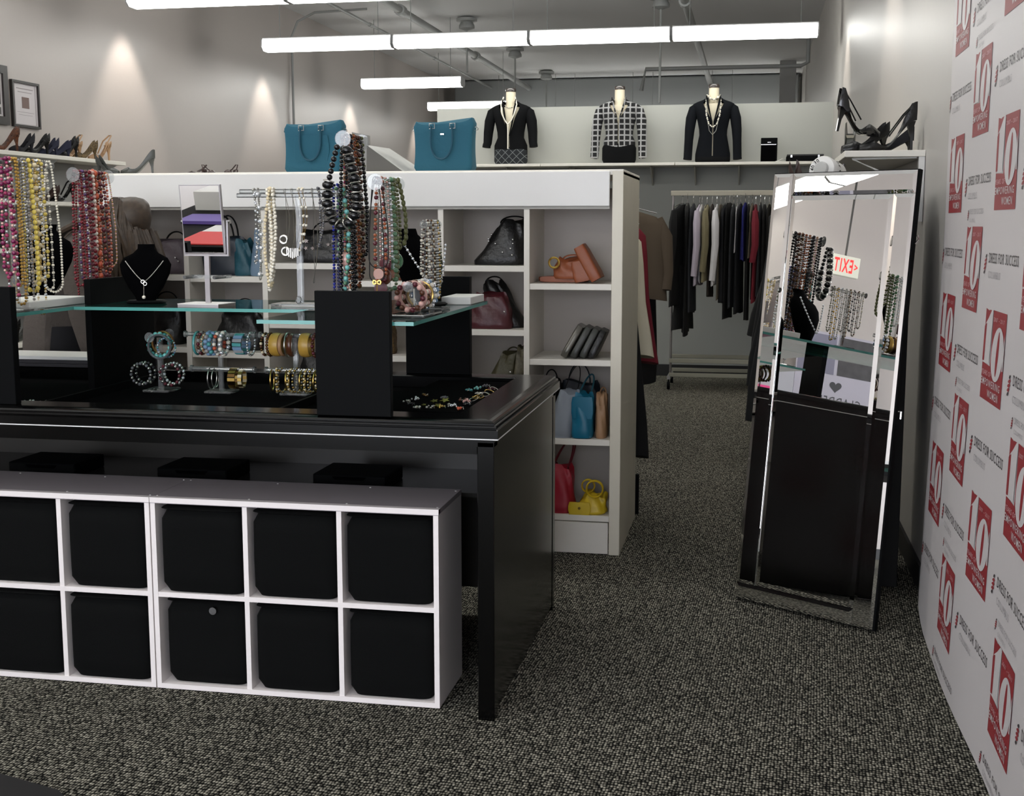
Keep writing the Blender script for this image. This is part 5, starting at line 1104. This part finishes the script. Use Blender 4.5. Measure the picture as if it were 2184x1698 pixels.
bme=[(0,1),(1,2),(2,3),(3,4),(4,5),(0,6),(6,7),(7,8),(8,9),(0,10),(10,11),(11,12),(12,13),(3,14),(14,15),(15,16),(16,17),(3,18),(18,19),(19,20),(20,21)]
me.from_pydata(bmv,bme,[]); me.materials.append(skin); bo=bpy.data.objects.new('body',me); C.objects.link(bo); bo.parent=t
sk=bo.modifiers.new('skin','SKIN'); 
rad=[.12,.115,.12,.10,.05,.048,.085,.058,.04,.035,.085,.058,.04,.035,.05,.038,.026,.022,.05,.038,.026,.022]
if not me.skin_vertices: 
    import bmesh
    b_=bmesh.new(); b_.from_mesh(me); b_.verts.layers.skin.verify(); b_.to_mesh(me); b_.free()
for k,v in enumerate(me.skin_vertices[0].data): v.radius=(rad[k],rad[k]); v.use_root=(k==0)
bo.modifiers.new('sub','SUBSURF').levels=2; bo.modifiers['sub'].render_levels=2
# head, looking down and to the right
HT=Matrix.Translation((.285,-.02,1.435))@Matrix.Rotation(math.radians(48),4,'Y')
g=G(); g.T=HT; rr=[]
for k in range(13):
    q=k/12; z=-.115+.225*q; s_=math.sin(PI*min(.97,max(.06,q*.93+.05)))**.55; n=20; ring=[]
    for i in range(n):
        a=2*PI*i/n; x=.092*s_*math.cos(a); y=.074*s_*math.sin(a)
        if math.cos(a)>.93 and .36<q<.6: x+=.018*(1-abs(q-.42)*4)
        ring.append((x,y,z))
    rr.append(ring)
g.loft(rr); hd=obj('head',g,skin,t,smooth=True)
for s_ in (-1,1):
    g=G(); g.T=HT; g.ball((.084,s_*.03,.01),.011,0,1); obj('eye',g,mat('eye_white',(230,226,220),.3),hd,smooth=True)
    g=G(); g.T=HT; g.ball((0,s_*.075,.0),.022,0,1,(.7,.35,1.2)); obj('ear',g,skin,hd,smooth=True)
g=G(); g.T=HT; g.tube([(.086,-.022,-.05),(.093,0,-.052),(.086,.022,-.05)],.005,8); obj('mouth',g,mat('lips',(160,84,80),.4),hd,smooth=True)
# hair: cap plus hanging curtain of locks
g=G(); g.T=HT; rr=[]
for k in range(9):
    q=k/8; z=-.02+.15*q; s_=math.cos(q*PI/2*.96)**.6; rr.append([(-.012+.108*s_*math.cos(2*PI*i/20)*(.8 if math.cos(2*PI*i/20)>.4 and q<.45 else 1),.094*s_*math.sin(2*PI*i/20),z) for i in range(20)])
g.loft(rr); g.T=None
for k in range(64):
    a=R.uniform(0,1); b=R.uniform(-1,1); x0=.20+.165*a; y0=-.02+b*.088
    z0=1.505-.12*max(0,a-.35)-.02*abs(b); ln=.24+.08*R.random()-.04*a
    x1=x0+.035*R.uniform(-.2,1.2)+.02; P=[(x0,y0,z0),(x0+(x1-x0)*.3+.012,y0*1.05-.004,z0-ln*.3),(x1,y0*1.05,z0-ln*.65),(x1-.01,y0*.9,z0-ln)]
    g.tube(P,[.012,.019,.017,.005],6)
for k in range(60):
    a=k/59; yy=-.105+.02*R.random(); x0=.19+.17*a+R.uniform(-.006,.006); zc=1.545-.9*(a-.42)**2*.35
    g.tube([(.25+.05*(a-.5),-.02,1.548),(x0*.55+.27*.45,-.075,zc),(x0,yy-.012,zc-.07),(x0+.012,yy-.008,zc-.16),(x0+.004,yy+.012,zc-.27-.04*R.random())],[.006,.010,.011,.010,.004],6)
obj('hair',g,hair,t,smooth=True)
# locks over the shoulder towards the back
g=G()
for k in range(14):
    b=R.uniform(-1,1); P=[(.20,.09*b-.02,1.49),(.13,.10*b-.03,1.46+.01*b),(.04,.10*b-.04,1.41),(-.05,.09*b-.05,1.33)]; g.tube(P,[.012,.015,.012,.004],6)
obj('hair_lock',g,hair,t,smooth=True)
# shawl
rr=[]
for z,cx1,a,b in ((.80,-.06,.150,.17),(.90,-.055,.155,.185),(1.0,-.045,.145,.19),(1.1,-.02,.14,.20),(1.2,.02,.14,.21),(1.28,.07,.145,.21),(1.35,.115,.125,.185),(1.40,.15,.105,.15),(1.435,.18,.06,.08)):
    rr.append([(cx1+a*math.cos(2*PI*i/36)*(1+.06*math.sin(9*2*PI*i/36+z*9)),b*math.sin(2*PI*i/36)*(1+.05*math.sin(7*2*PI*i/36+z*5)),z+.02*math.sin(5*2*PI*i/36)*(1 if z<1.3 else 0)) for i in range(36)])
obj('shawl',G().loft(rr),shawl,t,smooth=True)
g=G(); g.tube([(.12,-.14,1.33),(.15,-.185,1.20),(.17,-.20,1.06),(.20,-.175,.86)],[.06,.075,.062,.045],14); obj('shawl_sleeve',g,shawl,t,smooth=True)
g=G(); g.tube([(.12,.14,1.33),(.15,.18,1.20),(.18,.19,1.06),(.23,.16,.86)],[.06,.07,.058,.042],14); obj('shawl_sleeve',g,shawl,t,smooth=True)
rr=[]
for z,a,b in ((.02,.10,.19),(.35,.11,.19),(.7,.13,.19),(.95,.13,.18)): rr.append([(-.0+a*math.cos(2*PI*i/28),b*math.sin(2*PI*i/28),z+.06) for i in range(28)])
obj('long_skirt',G().loft(rr),dres,t,smooth=True)
for s_,c0 in ((-1,(.21,-.16,.81)),(1,(.24,.15,.81))):
    c0=Vector(c0); hb=G(); hb.rbox(.03,.075,.085,p=3,n=16,rings=5,c=(0,0,0))
    g=G(); T_=Matrix.Translation(c0)@Matrix.Rotation(math.radians(170),4,'Y'); g.T=T_; g.rbox(.026,.072,.08,p=3,n=16,rings=5)
    for f,(yy,ln) in enumerate(((-.028,.06),(-.010,.072),(.009,.068),(.027,.054))): g.tube([(0,yy,.07),(.004,yy,.07+ln*.5),(.016,yy,.07+ln)],[.0085,.008,.006],8)
    g.tube([(.004,-s_*.03,.015),(.012,-s_*.055,.04),(.02,-s_*.062,.068)],[.011,.009,.007],8); obj('hand',g,skin,t,smooth=True)
# ------------------------------------------------------------------ frames on the left wall
def frame(label,y0,y1,z0,z1,fwid,inner):
    t=thing('picture_frame',label,'picture',(-5.1,(y0+y1)/2,(z0+z1)/2))
    g=G(); X0=-5.099
    for a,b,c,d in ((y0,y1,z1-fwid,z1),(y0,y1,z0,z0+fwid),(y0,y0+fwid,z0+fwid,z1-fwid),(y1-fwid,y1,z0+fwid,z1-fwid)): g.box(X0,X0+.022,a,b,c,d)
    obj('frame_border',g,mat('dark_frame',(34,28,26),.4),t,world=True); obj('certificate',G().box(X0,X0+.008,y0+fwid,y1-fwid,z0+fwid,z1-fwid),mat('certificate_paper',(214,208,210),.5),t,world=True)
    for (a,b,c,d,m) in inner: obj('print_block',G().box(X0+.008,X0+.0095,y0+(y1-y0)*a,y0+(y1-y0)*b,z0+(z1-z0)*c,z0+(z1-z0)*d),m,t,world=True)
gt=mat('grey_print',(150,140,142),.6); ph_=mat('photo_print',(70,66,66),.5,var=.8,vscale=25)
frame('small framed certificate with a little portrait on the left wall',8.06,8.40,2.12,2.44,.016,[(.38,.64,.42,.66,mat('portrait_print',(120,98,92),.6)),(.2,.8,.83,.845,gt),(.25,.75,.76,.77,gt),(.2,.8,.33,.335,gt),(.25,.75,.27,.275,gt),(.12,.88,.93,.935,gt),(.12,.88,.065,.07,gt),(.12,.13,.07,.93,gt),(.87,.88,.07,.93,gt)])
frame('large black framed photo collage cut by the left edge of the photo',7.35,8.01,2.12,2.52,.055,[(.1,.3,.55,.85,ph_),(.35,.6,.5,.85,ph_),(.65,.88,.34,.72,ph_),(.68,.88,.17,.29,ph_),(.1,.55,.15,.4,ph_)])
# mat in the near corner
tag(obj('floor_mat',G().prism([(-2.9,3.090),(-1.70,2.735),(-1.66,2.70),(-1.80,2.2),(-3.2,2.1)],.0005,.012),mat('black_rubber_mat',(22,22,23),.6)),'black rubber floor mat at the lower left corner','mat')
# ------------------------------------------------------------------ things seen in the mirrors
t=thing('exit_sign','lit exit sign with red letters hanging from a rod, seen in the leaning mirror','exit sign',(-4.7,2.185,2.20))
obj('sign_housing',G().box(-.025,.025,-.125,.125,0,.165,bev=.004),mat('exit_white',(214,214,200),.5,emit=.25),t)
v,f=fit('EXIT',.165,.11,.02); g=G(); g.add([(.0262,x+.018,.03+y) for x,y in v],f); obj('letters',g,mat('exit_red',(235,40,40),.5,emit=1.5),t)
v,f=fit('<',.03,.05,.02); g=G(); g.add([(.0262,x-.092,.06+y) for x,y in v],f); obj('arrow',g,MATS['exit_red'],t)
obj('hanging_rod',G().cyl((0,0,.17),(0,0,1.5),.009,8),mat('dark_rod',(60,58,56),.5),t)
t=thing('side_counter','low white counter along the left wall holding display boards','counter',(-4.8,2.2,0)); obj('counter_body',G().box(-5.098,-4.55,1.0,3.6,0,1.0),whiteb,t,world=True); obj('counter_top',G().box(-5.098,-4.52,.98,3.62,1.0,1.03,bev=.003),brushed,t,world=True)
t=thing('poster_board','grey poster board with heart and lettering leaning on the counter','poster',(-4.88,2.02,1.03)); t.rotation_euler=(0,-.10,0)
obj('board_panel',G().box(-.006,.006,-.40,.34,0,.74),mat('poster_lavender',(176,172,184),.5),t)
obj('dark_photo',G().box(.006,.0075,-.38,-.03,.40,.72),mat('poster_photo',(62,60,62),.5,var=.4,vscale=9),t)
obj('portrait_photo',G().box(.006,.0075,0,.33,.40,.72),mat('poster_photo_light',(120,118,136),.5),t)
g=G(); g.ball((.008,.13,.55),.04,0,1,(.15,.8,1.1)); obj('portrait_face',g,skin,t,smooth=True)
for s_,wd,ht,yy,zz in (('I',.03,.12,.17,.25),('♥',.11,.10,.04,.255),('GLADDEN',.40,.07,-.07,.15),('COMMUNITY HOUSE',.52,.035,-.03,.09)):
    g=G()
    if s_=='♥':
        pts=[(.055*16*math.sin(a)**3/16,.05*(13*math.cos(a)-5*math.cos(2*a)-2*math.cos(3*a)-math.cos(4*a))/16+.05) for a in [2*PI*k/28 for k in range(28)]]
        g.add([(.0078,yy+x-.07,zz+y) for x,y in pts],[tuple(range(28))]); obj('heart',g,mat('poster_ink',(58,58,62),.5),t)
    else:
        v,f=fit(s_,wd,ht,.01); g.add([(.0078,yy-.0+x,zz+y) for x,y in v],f); obj('lettering',g,mat('poster_ink',(58,58,62),.5),t)
t=thing('poster_board','pale display board with pink folded shape on the counter','poster',(-4.86,2.75,1.03)); t.rotation_euler=(0,-.12,0)
obj('board_panel',G().box(-.006,.006,-.38,.30,0,.38),mat('poster_grey',(168,168,176),.5),t); obj('pink_shape',G().rbox(.02,.16,.11,p=3,rings=4,c=(.012,-.12,.1)),mat('hot_pink',(220,60,130),.5),t)
# paper covered counter reflected in the small table mirror
t=thing('paper_counter','dark counter covered in papers, seen in the small table mirror','counter',(-3.4,.7,0)); obj('counter_top',G().box(-4.1,-2.7,.0,1.5,.70,.73),satin,t,world=True)
for x in (-4.08,-2.77):
    for y in (.02,1.43): obj('leg',G().box(x,x+.05,y,y+.05,0,.70),satin,t,world=True)
for k,(x0,x1,y0,y1,z,h,m,nm,l) in enumerate(((-3.6,-2.9,1.16,1.46,.731,.006,mat('scarlet_card',(214,60,58),.5),'card_folder','red card with white oval on the paper counter'),(-3.6,-2.95,.98,1.15,.731,.004,whiteb,'paper_sheet','printed white sheet on the paper counter'),(-3.9,-3.4,.75,.95,.731,.02,mat('violet_folder',(112,92,170),.5),'folder','purple folder on the paper counter'),(-3.7,-2.9,.60,.74,.731,.05,mat('green_folder',(42,84,78),.5),'folder','dark green folder on the paper counter'),(-3.5,-2.85,.36,.56,.731,.09,blackl,'binder','black binder on the paper counter'),(-4.0,-3.5,.25,.55,.731,.12,whiteb,'paper_stack','tall stack of white papers on the paper counter'))):
    tag(obj(nm,G().box(x0,x1,y0,y1,z,z+h),m),l,'stationery')
